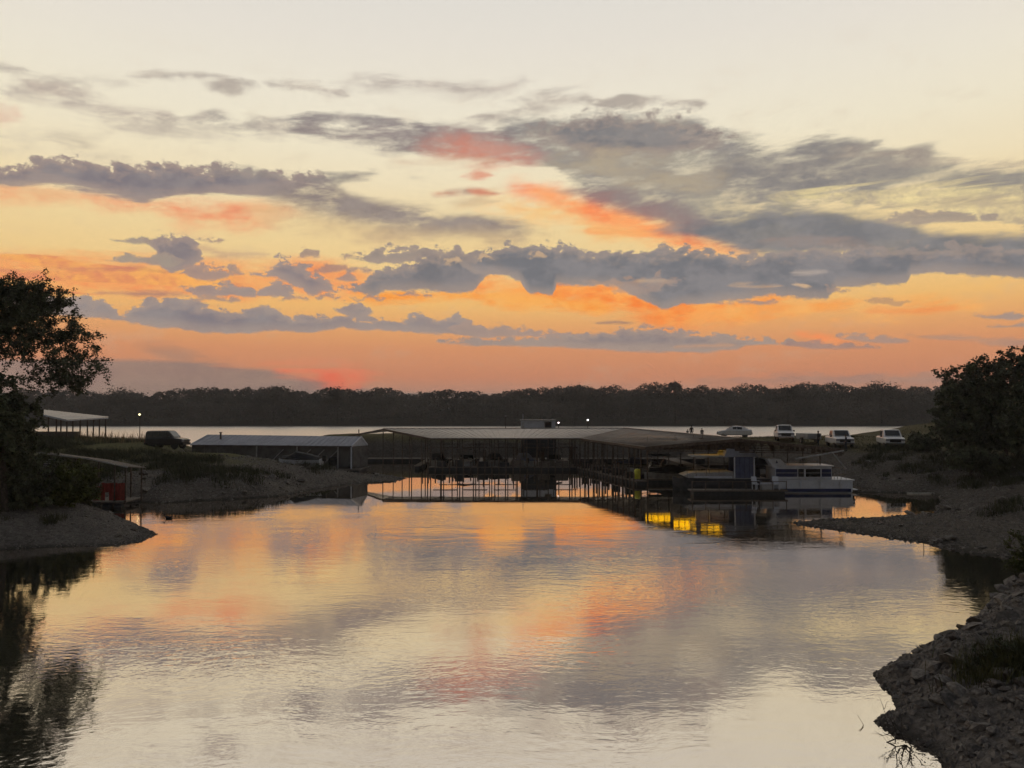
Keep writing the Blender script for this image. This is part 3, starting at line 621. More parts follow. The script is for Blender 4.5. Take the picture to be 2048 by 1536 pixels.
# the big tree at the left edge, leaning out over the point
Yt = 44.0; tb = A.p(dep(-70, 1000, Yt).x, Yt, -.2)
tree('mesquite_tree', 'tall loose tree with feathery twigs leaning over the gravel point, against the sunset', 'tree', tb,
     [tb, dep(-60, 900, Yt), dep(-50, 800, Yt), dep(-34, 740, Yt+.3), dep(-4, 705, Yt)],
     [px_blob(-30,640,Yt,90,80), px_blob(70,630,Yt,80,66), px_blob(105,690,Yt,78,50), px_blob(70,585,Yt,60,38), px_blob(150,735,Yt,62,38), px_blob(20,600,Yt,60,45),
      px_blob(110,760,Yt,60,24), px_blob(-60,700,Yt,70,60), px_blob(10,570,Yt,40,22), px_blob(188,745,Yt,26,26), px_blob(178,668,Yt,24,16)],
     760, 76, .135, .52, LEAF, .24, 5, droop=.45, shell=.15)
# the darker tree beside it, its crown low over the point
Ys = 40.5; tb2 = A.p(dep(10, 1015, Ys).x, Ys, -.15)
tree('oak_tree', 'dense dark tree low at the left edge below the feathery one, hiding the bank', 'tree', tb2,
     [tb2, dep(6, 930, Ys), dep(0, 860, Ys), dep(-6, 800, Ys)],
     [px_blob(-10,790,Ys,60,55), px_blob(30,840,Ys,62,50), px_blob(10,890,Ys,76,50), px_blob(52,870,Ys,40,36), px_blob(-40,850,Ys,70,80), px_blob(20,760,Ys,34,24)],
     230, 90, .19, .5, LEAF, .17, 9, droop=.3, shell=.1)
for i, (px, py, Y, w, h, lab, mm) in enumerate((
        (40, 1005, 41.5, 62, 58, 'broad dark bush on the gravel point under the dense tree', LEAF),
        (118, 1000, 43.5, 46, 40, 'olive green bush at the tip of the brush, left of the red boat dock', LEAF_Y),
        (160, 990, 46.0, 34, 44, 'upright yellowish bush close to the red boat dock', LEAF_Y),
        (72, 960, 46.5, 58, 42, 'dark bush standing behind the others in front of the dock roof', LEAF))):
    b = A.p(dep(px, py, Y).x, Y, -.1); k = Y/F
    tree('bush', lab, 'bush', b, [b, b+Vector((.1, 0, h*k*.5)), b+Vector((.05, 0, h*k*1.0))],
         [(b.x, b.y, b.z+h*k*1.0, w*k, w*k*.8, h*k), (b.x-w*k*.4, b.y, b.z+h*k*.6, w*k*.7, w*k*.6, h*k*.6), (b.x+w*k*.35, b.y, b.z+h*k*.55, w*k*.7, w*k*.6, h*k*.55)],
         110, 80, .16, .42, mm, .05, 30+i, 'bushes on the gravel point', shell=.1, droop=-.1)

# trees at the right
def rtree(name, lab, px, py, Y, blobs, n, seed, mm=LEAF, cat='tree', leaf=.24, th=5.0):
    b = C.p(dep(px, py, Y).x, Y, -.2)
    tree(name, lab, cat, b, [b, b+Vector((.1, 0, th*.4)), b+Vector((0, 0, th*.75)), b+Vector((-.2, 0, th))], [px_blob(*q) for q in blobs], n, 84, leaf, .62, mm, .2, seed, 'trees at the right edge', shell=.1, droop=-.05)
Yr = 66.0
rtree('bushy_tree', 'big dark bushy tree with a ragged round top, tallest of the wood behind the pickups', 2010, 905, Yr,
      [(2010,770,Yr,86,62), (1965,790,Yr,66,52), (2055,760,Yr,80,64), (1930,800,Yr,44,44), (1990,840,Yr,92,54), (2080,820,Yr,90,80), (1905,780,Yr,24,22), (1950,860,Yr,70,44), (2040,858,Yr,80,44)], 640, 51)
rtree('bushy_tree', 'lower dark tree at the edge of the right-hand wood, nearest the white pickups', 1915, 898, Yr+4,
      [(1912,800,Yr+4,30,36), (1930,840,Yr+4,56,46), (1900,862,Yr+4,34,34), (1958,872,Yr+4,60,34), (1888,752,Yr+4,14,14), (1925,780,Yr+4,40,50), (1890,835,Yr+4,26,40), (1950,820,Yr+4,50,60)], 420, 52)
rtree('bushy_tree', 'dark tree rising from the bank at the right frame edge, in front of the wood', 2055, 940, 56.0,
      [(2056,862,56.0,36,36), (2078,830,56.0,56,70)], 300, 53)
rtree('shrub', 'low scrubby shrub on the slope to the right of the rightmost pickup', 1850, 902, 78.0, [(1850,884,78.0,30,14), (1835,890,78.0,16,10)], 60, 54, LEAF, 'shrub', .2, .5)
rtree('shrub', 'dark shrub spreading along the top of the right-hand slope below the trees', 1945, 935, 62.0, [(1945,918,62.0,46,18), (1985,925,62.0,34,22)], 90, 55, LEAF, 'shrub', .2, .6)

# leafy shrub and grass on the rocky bank
eb = E.p(16.75, 26.0, -.05)
tree('leafy_shrub', 'green leafy shrub at the top of the rocky bank above the water', 'shrub', eb, [eb, eb+Vector((0, 0, .5)), eb+Vector((.1, 0, 1.0))],
     [(eb.x+.1, eb.y, eb.z+.8, .75, .6, .7), (eb.x-.35, eb.y, eb.z+.35, .4, .4, .35), (eb.x+.9, eb.y, eb.z+1.2, .8, .6, .8)], 120, 60, .085, .2, LEAF_Y, .03, 61, shell=.1, droop=-.1)
def blades(name, centres, h, w, m, lean=.35, seed=0, seg=2):
    rs = np.random.RandomState(seed); n = len(centres); c = np.asarray(centres, float)
    a = rs.uniform(0, 2*math.pi, n); hh = h*rs.uniform(.45, 1.25, n); ln = lean*hh*rs.uniform(.1, 1.2, n)
    d = np.stack([np.cos(a), np.sin(a), np.zeros(n)], 1); s = np.stack([-np.sin(a+.6), np.cos(a+.6), np.zeros(n)], 1)*w*.5
    v = np.empty((n, 5, 3)); mid = c + d*(ln*.35)[:, None] + np.array([0, 0, 1])*(hh*.55)[:, None]
    v[:, 0] = c - s; v[:, 1] = c + s; v[:, 2] = mid + s*.8; v[:, 3] = mid - s*.8; v[:, 4] = c + d*ln[:, None] + np.array([0, 0, 1])*hh[:, None]
    b = np.arange(n)*5
    fs = np.concatenate([np.stack([b, b+1, b+2, b+3], 1).ravel(), np.stack([b+3, b+2, b+4], 1).ravel()])
    me = bpy.data.meshes.new(name); me.vertices.add(5*n); me.vertices.foreach_set('co', v.ravel())
    me.loops.add(7*n); me.loops.foreach_set('vertex_index', fs); me.polygons.add(2*n)
    me.polygons.foreach_set('loop_start', np.concatenate([np.arange(n)*4, 4*n+np.arange(n)*3])); me.polygons.foreach_set('loop_total', np.concatenate([np.full(n, 4), np.full(n, 3)]))
    me.materials.append(m); me.update(calc_edges=True); return me
rs = np.random.RandomState(4)
gc = E.hit(1985, 1350)
cs = gc[:2] + np.array([.25, -.1]) + rs.normal(size=(1500, 2))*np.array([.5, .42]); zs = E.z(cs[:, 0], cs[:, 1])
tag(link('grass_clump', blades('grass_clump', np.column_stack([cs, zs-.02]), .55, .016, GRASSY, .8, 3)), 'thick dark grass clump growing among the stones of the rocky bank', 'grass clump')
gb = gc + Vector((.15, .05, -.1))
tree('scrub_bush', 'dark rounded scrub bush among the stones of the rocky bank, ringed by grass', 'bush', gb, [gb, gb+Vector((0, 0, .25)), gb+Vector((.05, 0, .5))],
     [(gb.x, gb.y, gb.z+.35, .55, .45, .38), (gb.x+.5, gb.y+.1, gb.z+.3, .45, .4, .33), (gb.x-.35, gb.y, gb.z+.22, .35, .3, .25)], 130, 70, .05, .13, LEAF, .02, 63, shell=.1, droop=-.2)
def scatter(bank, n, test, seed):
    rs = np.random.RandomState(seed); x0, x1, y0, y1 = test['box']; x = rs.uniform(x0, x1, n); y = rs.uniform(y0, y1, n); z = bank.z(x, y)
    d = sdist(x, y, bank.poly); k = (z > test.get('z', .9)) & ~((x > -45) & (x < -32) & (y > 79) & (y < 91)) & (d > .3) & (vnoise(x, y, .25, 77) > test.get('cut', -.1)); return np.column_stack([x[k], y[k], z[k]-.03])
kind(link('spit_grass', blades('spit_grass', scatter(B, 60000, dict(box=(-80, -14, 56, 100), z=1.25), 5), .30, .03, GRASSY, .5, 6)), 'stuff')
kind(link('shore_grass', blades('shore_grass', scatter(C, 50000, dict(box=(24, 75, 40, 118), z=1.7, cut=-.05), 7), .22, .03, GRASSY, .5, 8)), 'stuff')
def clumps(bank, n, test, per, r, seed):
    c = scatter(bank, n, test, seed); rs = np.random.RandomState(seed); q = np.repeat(c, per, 0); q[:, :2] += rs.normal(size=(len(q), 2))*r; q[:, 2] = bank.z(q[:, 0], q[:, 1])-.03; return q
WEED = mat('dark_weeds', (.05, .052, .025), .9, 0, .4, 2.0)
kind(link('spit_weeds', blades('spit_weeds', clumps(B, 1500, dict(box=(-60, -16, 58, 92), z=.8, cut=-.02), 60, .38, 15), .6, .035, WEED, .7, 16)), 'stuff')
kind(link('shore_weeds', blades('shore_weeds', clumps(C, 1700, dict(box=(22, 60, 40, 84), z=.6, cut=.0), 60, .34, 17), .5, .03, WEED, .7, 18)), 'stuff')
kind(link('point_weeds', blades('point_weeds', clumps(A, 260, dict(box=(-40, -20, 38, 50), z=.75, cut=-.2), 50, .2, 19), .4, .02, WEED, .7, 20)), 'stuff')
tg = [(x, y, B.at(x, y)-.05) for x, y in [(dep(rs.uniform(150, 292), 880, Y).x, Y) for Y in rs.uniform(88, 99, 420)]]
kind(link('tall_dry_grass', blades('tall_dry_grass', tg, 1.0, .035, STRAW, .45, 9)), 'stuff')

# far wood: one mass along the far shore, its top uneven, with single trees standing above it
def crown_sprays(x, y, z0, h, r, n, rs):
    u = rs.normal(size=(n, 3)); u[:, 2] = np.where(u[:, 2] < -.4, -u[:, 2], u[:, 2]); u[:, 1] = -abs(u[:, 1])*(rs.uniform(size=n) < .7) + abs(u[:, 1])*(rs.uniform(size=n) < .2); u /= np.linalg.norm(u, axis=1)[:, None]; q = rs.uniform(.6, 1, (n, 1))**.4
    return np.array([x, y, z0+h*.55]) + u*q*np.array([r, r, h*.48])
SKY = [(-400,782),(120,782),(190,786),(235,781),(262,784),(300,797),(316,789),(370,781),(430,783),(480,779),(540,773),(570,779),(610,786),(660,777),(690,781),(720,778),(760,781),(840,785),(900,786),(960,783),(1010,779),(1080,777),(1200,774),(1290,772),(1400,775),(1480,776),(1540,773),(1600,772),(1700,771),(1800,771),(1900,775),(2500,772)]
rs = np.random.RandomState(12); pts = []
sx, sy = [q[0] for q in SKY], [q[1] for q in SKY]
for row, (Y, n, lo) in enumerate(((341, 300, .62), (350, 300, .82), (362, 300, 1.0), (376, 260, 1.0))):
    for i in range(n):
        px = -700 + (i + rs.uniform(-.4, .4)) * 3500.0/n; top = dep(px, np.interp(px, sx, sy) + 9 - 13*abs(math.sin(px/47.0 + 1.6*math.sin(px/113.0)))*rs.uniform(.55, 1) - rs.uniform(0, 3), Y).z
        h = top*lo*rs.uniform(.9, 1.02); x = dep(px, 800, Y).x; r = rs.uniform(3.8, 8.0)
        pts.append(crown_sprays(x, Y + rs.uniform(-3, 3), .3, h, r, 330, rs))
kind(link('far_wood', leaf_mesh('far_wood', np.vstack(pts), 0, .8, FOREST, .8, 14)), 'stuff')
wall_pts = MB()                                              # the dark depth of the wood behind the first rows
xs_ = np.linspace(-700, 2800, 90)
for a, b in zip(xs_[:-1], xs_[1:]):
    za, zb = dep(a, np.interp(a, sx, sy)+13, 384).z, dep(b, np.interp(b, sx, sy)+13, 384).z; xa, xb = dep(a, 800, 384).x, dep(b, 800, 384).x
    wall_pts.add([(xa,384,0),(xb,384,0),(xb,386,zb),(xa,386,za),(xa,430,za*1.0),(xb,430,zb*1.0)], [(0,1,2,3),(3,2,5,4)])
kind(obj('wood_depth', wall_pts, FOREST), 'stuff')
def skytree(px, top, w, lab, Y=346.0, seed=0, gap=False):
    rs = np.random.RandomState(seed); p = dep(px, top, Y); r = w*Y/F/2; b = Vector((p.x, Y, 2.0)); t = thing('tree', lab, 'tree', b, 0, 'single trees over the far wood')
    mb = MB().tube([(0,0,-2.2),(0,0,p.z*.5),(.3,0,p.z-2-r*.5)], [.35,.28,.12], 6); lobes = []
    for i in range(7):
        a = rs.uniform(-1, 1); q = np.array([a*r*.75, rs.uniform(-.5, .5)*r, p.z-2-r*.55 - abs(a)*r*.35 + rs.uniform(-.1, .2)*r])
        lobes.append(q + rs.normal(size=(260, 3))*np.array([r*.26, r*.3, r*.2])); mb.tube([(0, 0, p.z*.6-1), q*.6+np.array([0, 0, (p.z*.6-1)*.4]), q], [.16,.1,.05], 4)
    obj('trunk', mb, BARK, t); link('crown', leaf_mesh('crown', np.vstack(lobes), 0, .7, FOREST, .8, seed), t)
for i, q in enumerate(((1762, 758, 64, 'lone flat-topped tree standing above the far wood over the rightmost pickup'), (1350, 764, 26, 'small lone treetop breaking the straight top of the far wood above the marina roof'),
                       (548, 768, 70, 'broad treetop highest over the far wood left of the red glow'), (440, 776, 80, 'rounded treetop of the far wood above the black car'), (250, 772, 70, 'spreading treetop of the far wood just right of the feathery tree'),
                       (675, 774, 46, 'treetop of the far wood right under the red glow'), (1150, 768, 60, 'low treetop of the far wood above the white cabin on the marina'), (1575, 766, 50, 'treetop of the far wood above the white car'))):
    skytree(q[0], q[1], q[2], q[3], 345.0, 70+i)

# ------------------------------------------------------------------ stones
def rock_mesh(i, m, n=16):
    rs = np.random.RandomState(100+i); bm = bmesh.new()
    for _ in range(n):
        d = rs.normal(size=3); d /= np.linalg.norm(d); bm.verts.new(d*np.array([1, .8, .55])*rs.uniform(.75, 1.05))
    bmesh.ops.convex_hull(bm, input=bm.verts)
    for v in [q for q in bm.verts if not q.link_faces]: bm.verts.remove(v)
    me = bpy.data.meshes.new('stone'); bm.to_mesh(me); bm.free(); me.materials.append(m); return me
ROCKS = [rock_mesh(i, STONE if i % 3 else STONE_D, 16 if i < 6 else 22) for i in range(12)]
def stones(bank, ground, n, sizes, box, seed, zmin=.02, zmax=9, sink=.25, dmin=-.15, dmax=99, cut=-9):
    rs = np.random.RandomState(seed); g = bpy.data.objects[ground]; made = 0
    x = rs.uniform(box[0], box[1], n*14); y = rs.uniform(box[2], box[3], n*14); z = bank.z(x, y); d = sdist(x, y, bank.poly); k = vnoise(x, y, .3, 55)
    for i in range(len(x)):
        if made >= n: break
        if not (zmin <= z[i] <= zmax and dmin < d[i] < dmax and k[i] > cut): continue
        pr = (x[i]/y[i])*F + 1024
        if pr < -30 or pr > 2080: continue
        s = sizes[0]*(sizes[1]/sizes[0])**(rs.uniform()**2.2)
        if d[i] < s*1.3: s = max(sizes[0], d[i]*.6)
        o = link('stone', ROCKS[rs.randint(12)], g, (x[i], y[i], max(z[i], 0)+s*(.3-sink))); o.scale = (s, s*rs.uniform(.7, 1.1), s*rs.uniform(.6, 1.0)); o.rotation_euler = (rs.uniform(-.5, .5), rs.uniform(-.5, .5), rs.uniform(0, 6.28)); made += 1
def pebbles(name, bank, n, sizes, box, seed, m, parent=None, dmax=99, zmax=9):
    """small stones, real pieces joined in one mesh"""
    rs = np.random.RandomState(seed); x = rs.uniform(box[0], box[1], n*3); y = rs.uniform(box[2], box[3], n*3); z = bank.z(x, y); d = sdist(x, y, bank.poly)
    k = np.where((z > .01) & (d > -.05) & (d < dmax) & (z < zmax))[0][:n]; tv = np.array([[1,0,-.2],[-.5,.8,-.2],[-.5,-.8,-.2],[.1,.1,.7],[.5,.6,.2]]); tf = np.array([[0,4,3],[4,1,3],[1,2,3],[2,0,3]])
    nn = len(k); a = rs.uniform(0, 6.28, nn); s = sizes[0]*(sizes[1]/sizes[0])**(rs.uniform(size=nn)**2); ca, sa = np.cos(a), np.sin(a)
    vx = tv[None]*s[:, None, None]*rs.uniform(.6, 1.2, (nn, 5, 3)); v = np.stack([vx[..., 0]*ca[:, None]-vx[..., 1]*sa[:, None]+x[k][:, None], vx[..., 0]*sa[:, None]+vx[..., 1]*ca[:, None]+y[k][:, None], vx[..., 2]+z[k][:, None]], -1)
    me = bpy.data.meshes.new(name); me.from_pydata(v.reshape(-1, 3).tolist(), [], (tf[None]+np.arange(nn)[:, None, None]*5).reshape(-1, 3).tolist()); me.materials.append(m)
    return kind(link(name, me, parent), 'stuff')
stones(E, 'rocky_bank', 298, (.10, .46), (6.6, 19, 11, 27), 3)
pebbles('pebbles', E, 24000, (.025, .13), (6.5, 22, 10, 28), 4, STONE, bpy.data.objects['rocky_bank'])
stones(B, 'grassy_spit', 120, (.18, .6), (-50, -12, 54, 78), 5, dmax=9, zmax=2.2, cut=-.12)
pebbles('pebbles', B, 9000, (.06, .2), (-60, -10, 52, 80), 6, STONE, bpy.data.objects['grassy_spit'], dmax=9, zmax=2.0)
stones(C, 'parking_shore', 150, (.15, .55), (15, 48, 36, 76), 7, dmax=10, zmax=2.5, cut=-.1)
pebbles('pebbles', C, 12000, (.05, .18), (15, 60, 34, 78), 8, STONE, bpy.data.objects['parking_shore'], dmax=12, zmax=2.6)
stones(A, 'gravel_point', 60, (.10, .28), (-28, -18, 38, 48), 9, dmax=6)
pebbles('pebbles', A, 12000, (.03, .09), (-32, -17, 36, 50), 10, STONE, bpy.data.objects['gravel_point'])

# ------------------------------------------------------------------ the covered marina
mar = thing('marina', 'long low open-sided boat shelter with grey metal roofs on many posts in the water', 'marina', (0, 85, 0))
MW = Vector((0, -85, 0))
def mp(name, mb, m, parent=mar, **k):
    mb.v = [(a, b-85, c) for a, b, c in mb.v]; return obj(name, mb, m, parent, **k)
A0, A1, A2 = Vector((-8.7,85.4,3.40)), Vector((-15.1,93.5,4.22)), Vector((-20.2,98.6,3.28))     # left end: front eave, ridge, back eave
J, RE = Vector((7.3,85.4,3.40)), Vector((13.3,93.5,4.28))                                       # inner eave corner, ridge meeting point
B0, B1, B2 = Vector((11.3,67.2,3.30)), Vector((17.75,62.0,4.16)), Vector((24.2,58.2,3.55))      # right wing's gable, cut at a slant
BB, BC = Vector((25.6,96,3.1)), Vector((24.5,102,3.95))
TH = Vector((0, 0, -.06))
def slab(name, quads, m, mu):
    """roof sheets with ribs running down the slope"""
    mb = MB()
    for q in quads:
        n = len(q); mb.cur = 0; mb.add(list(q), [tuple(range(n))]); mb.cur = 1; mb.add([p+TH for p in q], [tuple(reversed(range(n)))])
        mb.cur = 0
        for i in range(n): mb.add([q[i], q[i]+TH, q[(i+1) % n]+TH, q[(i+1) % n]], [(0,1,2,3)])
    return mp(name, mb, [m, mu])
def ribs(a0, a1, b0, b1, n):
    mb = MB()
    for i in range(n+1):
        f = i/n; p, q = a0.lerp(a1, f), b0.lerp(b1, f); u = Vector((0, 0, .02)); mb.bar(p+u, q+u, .05, .04)
    return mb
BL, BC = Vector((-14.2,95.7,3.98)), Vector((16.5,95.7,4.02))
slab('roof', [[A0, J, RE, A1], [A1, RE, BC, BL], [A1, BL, A2]], GALV, GALV_U)
slab('roof', [[B0, B1, RE, J], [B1, B2, BB, BC, RE]], GALV, GALV_U)
kind(mp('roof_rib', ribs(A0, J, A1, RE, 34), GALV), 'stuff'); kind(mp('roof_rib', ribs(B0, J, B1, RE, 40), GALV), 'stuff')
mp('ridge_cap', MB().bar(A1+Vector((0,0,.05)), RE+Vector((0,0,.05)), .32, .06).bar(RE+Vector((0,0,.05)), B1+Vector((0,0,.05)), .32, .06), GALV)
mp('fascia', MB().bar(A0+Vector((.0,-.05,-.08)), J+Vector((0,-.05,-.08)), .05, .14), STEEL)
mp('fascia', MB().bar(J+Vector((-.05,0,-.12)), B0+Vector((-.05,0,-.12)), .05, .20), STEEL)
mp('fascia', MB().bar(B0+Vector((0,-.05,-.13)), B1+Vector((0,-.05,-.13)), .05, .24).bar(B1+Vector((0,-.05,-.13)), B2+Vector((0,-.05,-.13)), .05, .24), STEEL)
mp('fascia', MB().bar(A0+Vector((-.05,0,-.12)), A1+Vector((-.05,0,-.12)), .05, .20).bar(A1+Vector((-.05,0,-.12)), A2+Vector((-.05,0,-.12)), .05, .20), STEEL)
# trusses and hangers
for f in [i/5 for i in range(6)]:
    e0, r0, e1 = A0.lerp(J, f), A1.lerp(RE, f), BL.lerp(BC, f); d = Vector((0, 0, -.14)); mb = MB()
    mb.bar(e0+d, r0+d, .06).bar(r0+d, e1+d, .06).bar(e0+d*1.5, r0.lerp(e1, .1)+d*1.5, .05)
    mp('truss', mb, STEEL)
for f in [i/8 for i in range(9)]:
    e0, r0, e1 = B0.lerp(J, f), B1.lerp(RE, f), B2.lerp(BB, f); d = Vector((0, 0, -.16)); mb = MB()
    mb.bar(e0+d, r0+d, .07).bar(r0+d, e1+d, .07).bar(e0+d*2.2, e1+d*2.2, .07)
    for g in range(1, 12): p = e0.lerp(e1, g/12); q = (e0.lerp(r0, g/6) if g <= 6 else r0.lerp(e1, g/6-1)); mb.bar(p+d*2.2, q+d, .045)
    mp('truss', mb, STEEL)
rs = np.random.RandomState(3)
hp = MB()                                                     # the row of vertical boards hung under the gable
for i in range(40):
    f = (i+.5)/40; top = B0.lerp(B1, f*2) if f < .5 else B1.lerp(B2, f*2-1); L = top.z-.24-3.2+rs.uniform(-.02, .07) if f < .56 else rs.uniform(.12, .42)
    if L > .05 and (f < .56 or rs.uniform() < .75): mp('gable_board', MB().bar(top+Vector((.05, .35, -.24-L)), top+Vector((.05, .35, -.20)), .385 if f < .56 else .27, .04), STEEL)
# posts
post_me = None
def post(x, y, z, r=.055):
    mp('post', MB().tube([(x, y, -.4), (x, y, z)], r, 6), STEEL)
for f in np.linspace(0, 1, 15): p = A0.lerp(J, f); post(p.x, p.y+.15, p.z-.1)
for f in np.linspace(.03, 1, 13): p = A0.lerp(J, f).lerp(A1.lerp(RE, f), .5); post(p.x, p.y, p.z-.1)
for f in np.linspace(0, .95, 13): p = A1.lerp(RE, f); post(p.x, p.y, p.z-.12)
for f in np.linspace(0, 1, 17): p = BL.lerp(BC, f); post(p.x, p.y-.15, p.z-.1)
for f in np.linspace(0, .94, 13): p = B0.lerp(J, f); post(p.x+.12, p.y+.12, p.z-.1, .075 if f == 0 else .055)
for f in np.linspace(.12, 1, 9): p = B2.lerp(BB, f); post(p.x-.12, p.y+.12, p.z-.1)
for f in np.linspace(0.1, .95, 9): p = B1.lerp(RE, f); post(p.x, p.y, p.z-.12)
# docks
def dock(x0, x1, y0, y1, nm='walkway'):
    mp(nm, MB().box(x0, x1, y0, y1, .32, .42), WOOD); mp('float', MB().box(x0+.1, x1-.1, y0+.1, y1-.1, -.25, .315), FLOAT)
dock(-19.5, 24, 99.0, 100.6)
for i, x in enumerate(np.linspace(-10.2, 6.4, 6)): dock(x-.35, x+.35, 85.8, 98.9, 'finger_dock')
dock(18.9, 20.3, 70.5, 98.9)
for i, y in enumerate((69.2, 75.5, 81, 86.5)): dock(11.2 - i*.7, 18.8, y-.35, y+.35, 'finger_dock')
for i, y in enumerate((74.5, 81, 88)): dock(20.4, 27.2 - i*.8, y-.35, y+.35, 'finger_dock')
dock(-9.0, 7.0, 84.0, 85.1)
for x in np.linspace(-8.8, 6.8, 22): mp('pile', MB().tube([(x, 83.95, -.4), (x, 83.95, rs.uniform(.8, 1.5))], .07, 6), STEEL)
for x in (-7.4, -5.6, -3.1, -.9, .6, 3.4, 5.3): w = rs.uniform(.35, .7); mp('dock_box', MB().box(x-w, x+w, 84.2, 84.8, .425, rs.uniform(.75, 1.15)), FLOAT if x < 0 else WOOD)
e0, e1 = Vector((7.0, 84.6, .37)), Vector((10.9, 67.4, .37))
mp('walkway', MB().bar(e0, e1, 1.0, .10), WOOD); mp('float', MB().bar(e0+Vector((0,0,-.33)), e1+Vector((0,0,-.33)), .8, .5), FLOAT)
for f in np.linspace(.02, .98, 20): p = e0.lerp(e1, f)+Vector((-.5, 0, 0)); mp('pile', MB().tube([(p.x, p.y, -.4), (p.x, p.y, rs.uniform(.9, 1.9))], .07, 6), STEEL)
for f in (.15, .32, .5, .66, .84): p = e0.lerp(e1, f); w = rs.uniform(.3, .6); mp('dock_box', MB().box(p.x-.35, p.x+.3, p.y-w, p.y+w, .425, rs.uniform(.8, 1.2)), FLOAT)
for x in np.linspace(-10.2, 6.4, 6):
    for y in (87.5, 90.0, 92.5, 95.2): mp('pile', MB().tube([(x+.42, y, -.4), (x+.42, y, rs.uniform(1.3, 2.6))], .06, 6), STEEL)
for i in range(5):
    x = -7.3+3.3*i; mp('lift_beam', MB().bar((x-1.3, 87.2, 2.3), (x+1.3, 87.2, 2.3), .09).bar((x-1.3, 94.5, 2.4), (x+1.3, 94.5, 2.4), .09), STEEL)
mp('side_beam', MB().bar((24.1,58.0,3.42), (20.8,58.5,2.80), .12, .10), GREYP, label='pale sloping beam under the right corner of the roof')
mp('side_beam', MB().bar((23.2,57.8,3.29), (24.2,57.8,2.1), .07, .06), GREYP)

# added glow panels, unseen from the camera: they put the yellow reflection into the water
for i, (pa, pb, Y, z0, z1, lab) in enumerate(((1290, 1340, 71.5, 2.98, 3.55, 'leftmost of three added yellow glow panels under the marina roof, mirrored in the water'),
                                       (1346, 1392, 69.0, 3.06, 3.8, 'middle of three added yellow glow panels under the marina roof, mirrored in the water'),
                                       (1400, 1452, 66.6, 3.14, 4.0, 'rightmost of three added yellow glow panels under the marina roof, mirrored in the water'))):
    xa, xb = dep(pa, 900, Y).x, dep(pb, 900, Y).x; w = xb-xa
    lp = thing('added_glow_panel', lab, 'lamp', (xa, Y, z0), 0, 'added yellow glow panels under the marina roof'); h = z1-z0
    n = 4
    for k in range(n): obj('pane', MB().box(w*k/n+.03, w*(k+1)/n-.03, .0, .03, .03, h-.03), ADDED_GLOW, lp)
    fr = MB().box(-.04, w+.04, .032, .09, -.02, h+.02).box(-.04, w+.04, -.02, .03, -.03, .025).box(-.04, w+.04, -.02, .03, h-.025, h+.03)
    for k in range(n+1): fr.box(w*k/n-.025, w*k/n+.025, -.02, .031, .026, h-.026)
    for k in (.1, .9): fr.bar((w*k, .06, h), (w*k, .06, h+.45), .03)
    obj('frame', fr, STEEL, lp)

# ------------------------------------------------------------------ long grey floating shed left of the marina
sh = thing('boat_shed', 'long narrow grey shed with a blue-grey gable roof and white trim, behind the grassy spit', 'shed', (-25, 84, 0))
def sp_(name, mb, m, **k): mb.v = [(a+25, b-84, c) for a, b, c in mb.v]; return obj(name, mb, m, sh, **k)
L0, L1, L2 = Vector((-34.3,85.2,2.72)), Vector((-33.2,87.4,3.72)), Vector((-32.6,89.6,2.72))
M0, M1, M2 = Vector((-16.45,81.8,2.72)), Vector((-15.85,83.7,3.62)), Vector((-15.5,85.4,2.70))
rb = MB()
for q in ([L0, M0, M1, L1], [L1, M1, M2, L2]):
    rb.add(list(q)+[p+TH for p in q], [(0,1,2,3),(7,6,5,4),(0,4,5,1),(1,5,6,2),(2,6,7,3),(3,7,4,0)])
sp_('roof', rb, BLUEROOF)
rr_ = MB()
for i in range(30): f = (i+.5)/30; rr_.bar(L0.lerp(M0, f)+Vector((0,0,.02)), L1.lerp(M1, f)+Vector((0,0,.02)), .05, .035)
kind(sp_('roof_rib', rr_, BLUEROOF), 'stuff')
sp_('barge_board', MB().bar(M0+Vector((.05,-.03,-.05)), M1+Vector((.05,0,-.05)), .06, .2).bar(M1+Vector((.05,0,-.05)), M2+Vector((.05,0,-.05)), .06, .2), WHITE)
sp_('barge_board', MB().bar(L0+Vector((-.05,-.03,-.05)), L1+Vector((-.05,0,-.05)), .06, .2), WHITE)
sp_('gable', MB().add([M0+Vector((0,.15,-.07)), M1+Vector((0,0,-.09)), M2+Vector((0,-.1,-.07)), M0+Vector((-.08,.15,-.07)), M1+Vector((-.08,0,-.09)), M2+Vector((-.08,-.1,-.07))], [(0,2,1),(3,4,5),(0,1,4,3),(1,2,5,4),(2,0,3,5)]), WHITE)
sp_('corner_post', MB().bar((-16.5,82.0,-.3), (-16.5,82.0,2.6), .14), WHITE)
for i in range(12):                                           # wall sheets, some bays dark and open
    f0, f1 = i/12, (i+1)/12-.004; a, b = L0.lerp(M0, f0), L0.lerp(M0, f1); o = Vector((0, .28, 0))
    h0 = (.5 if i in (8, 10, 11) else .15); wl = MB()
    wl.add([(a+o)*1, (b+o)*1, Vector((b.x, b.y+.28, h0)), Vector((a.x, a.y+.28, h0))], [(3,2,1,0)]); wl.v = [(x, y, min(z, 2.67)) for x, y, z in wl.v]
    vs = [Vector(v) for v in wl.v]; wl.add([p+Vector((0,.04,0)) for p in vs], [(0,1,2,3)])
    sp_('wall_panel', wl, TIN)
    if i in (5, 8, 11): sp_('post', MB().bar((a.x, a.y+.2, -.3), (a.x, a.y+.2, 2.6), .12), GREYP)
for i in (6, 8, 9, 10): a, b = L0.lerp(M0, i/12), L0.lerp(M0, (i+1)/12); sp_('brace', MB().bar((a.x, a.y+.22, .9), (b.x, b.y+.22, 2.3), .06), GREYP)
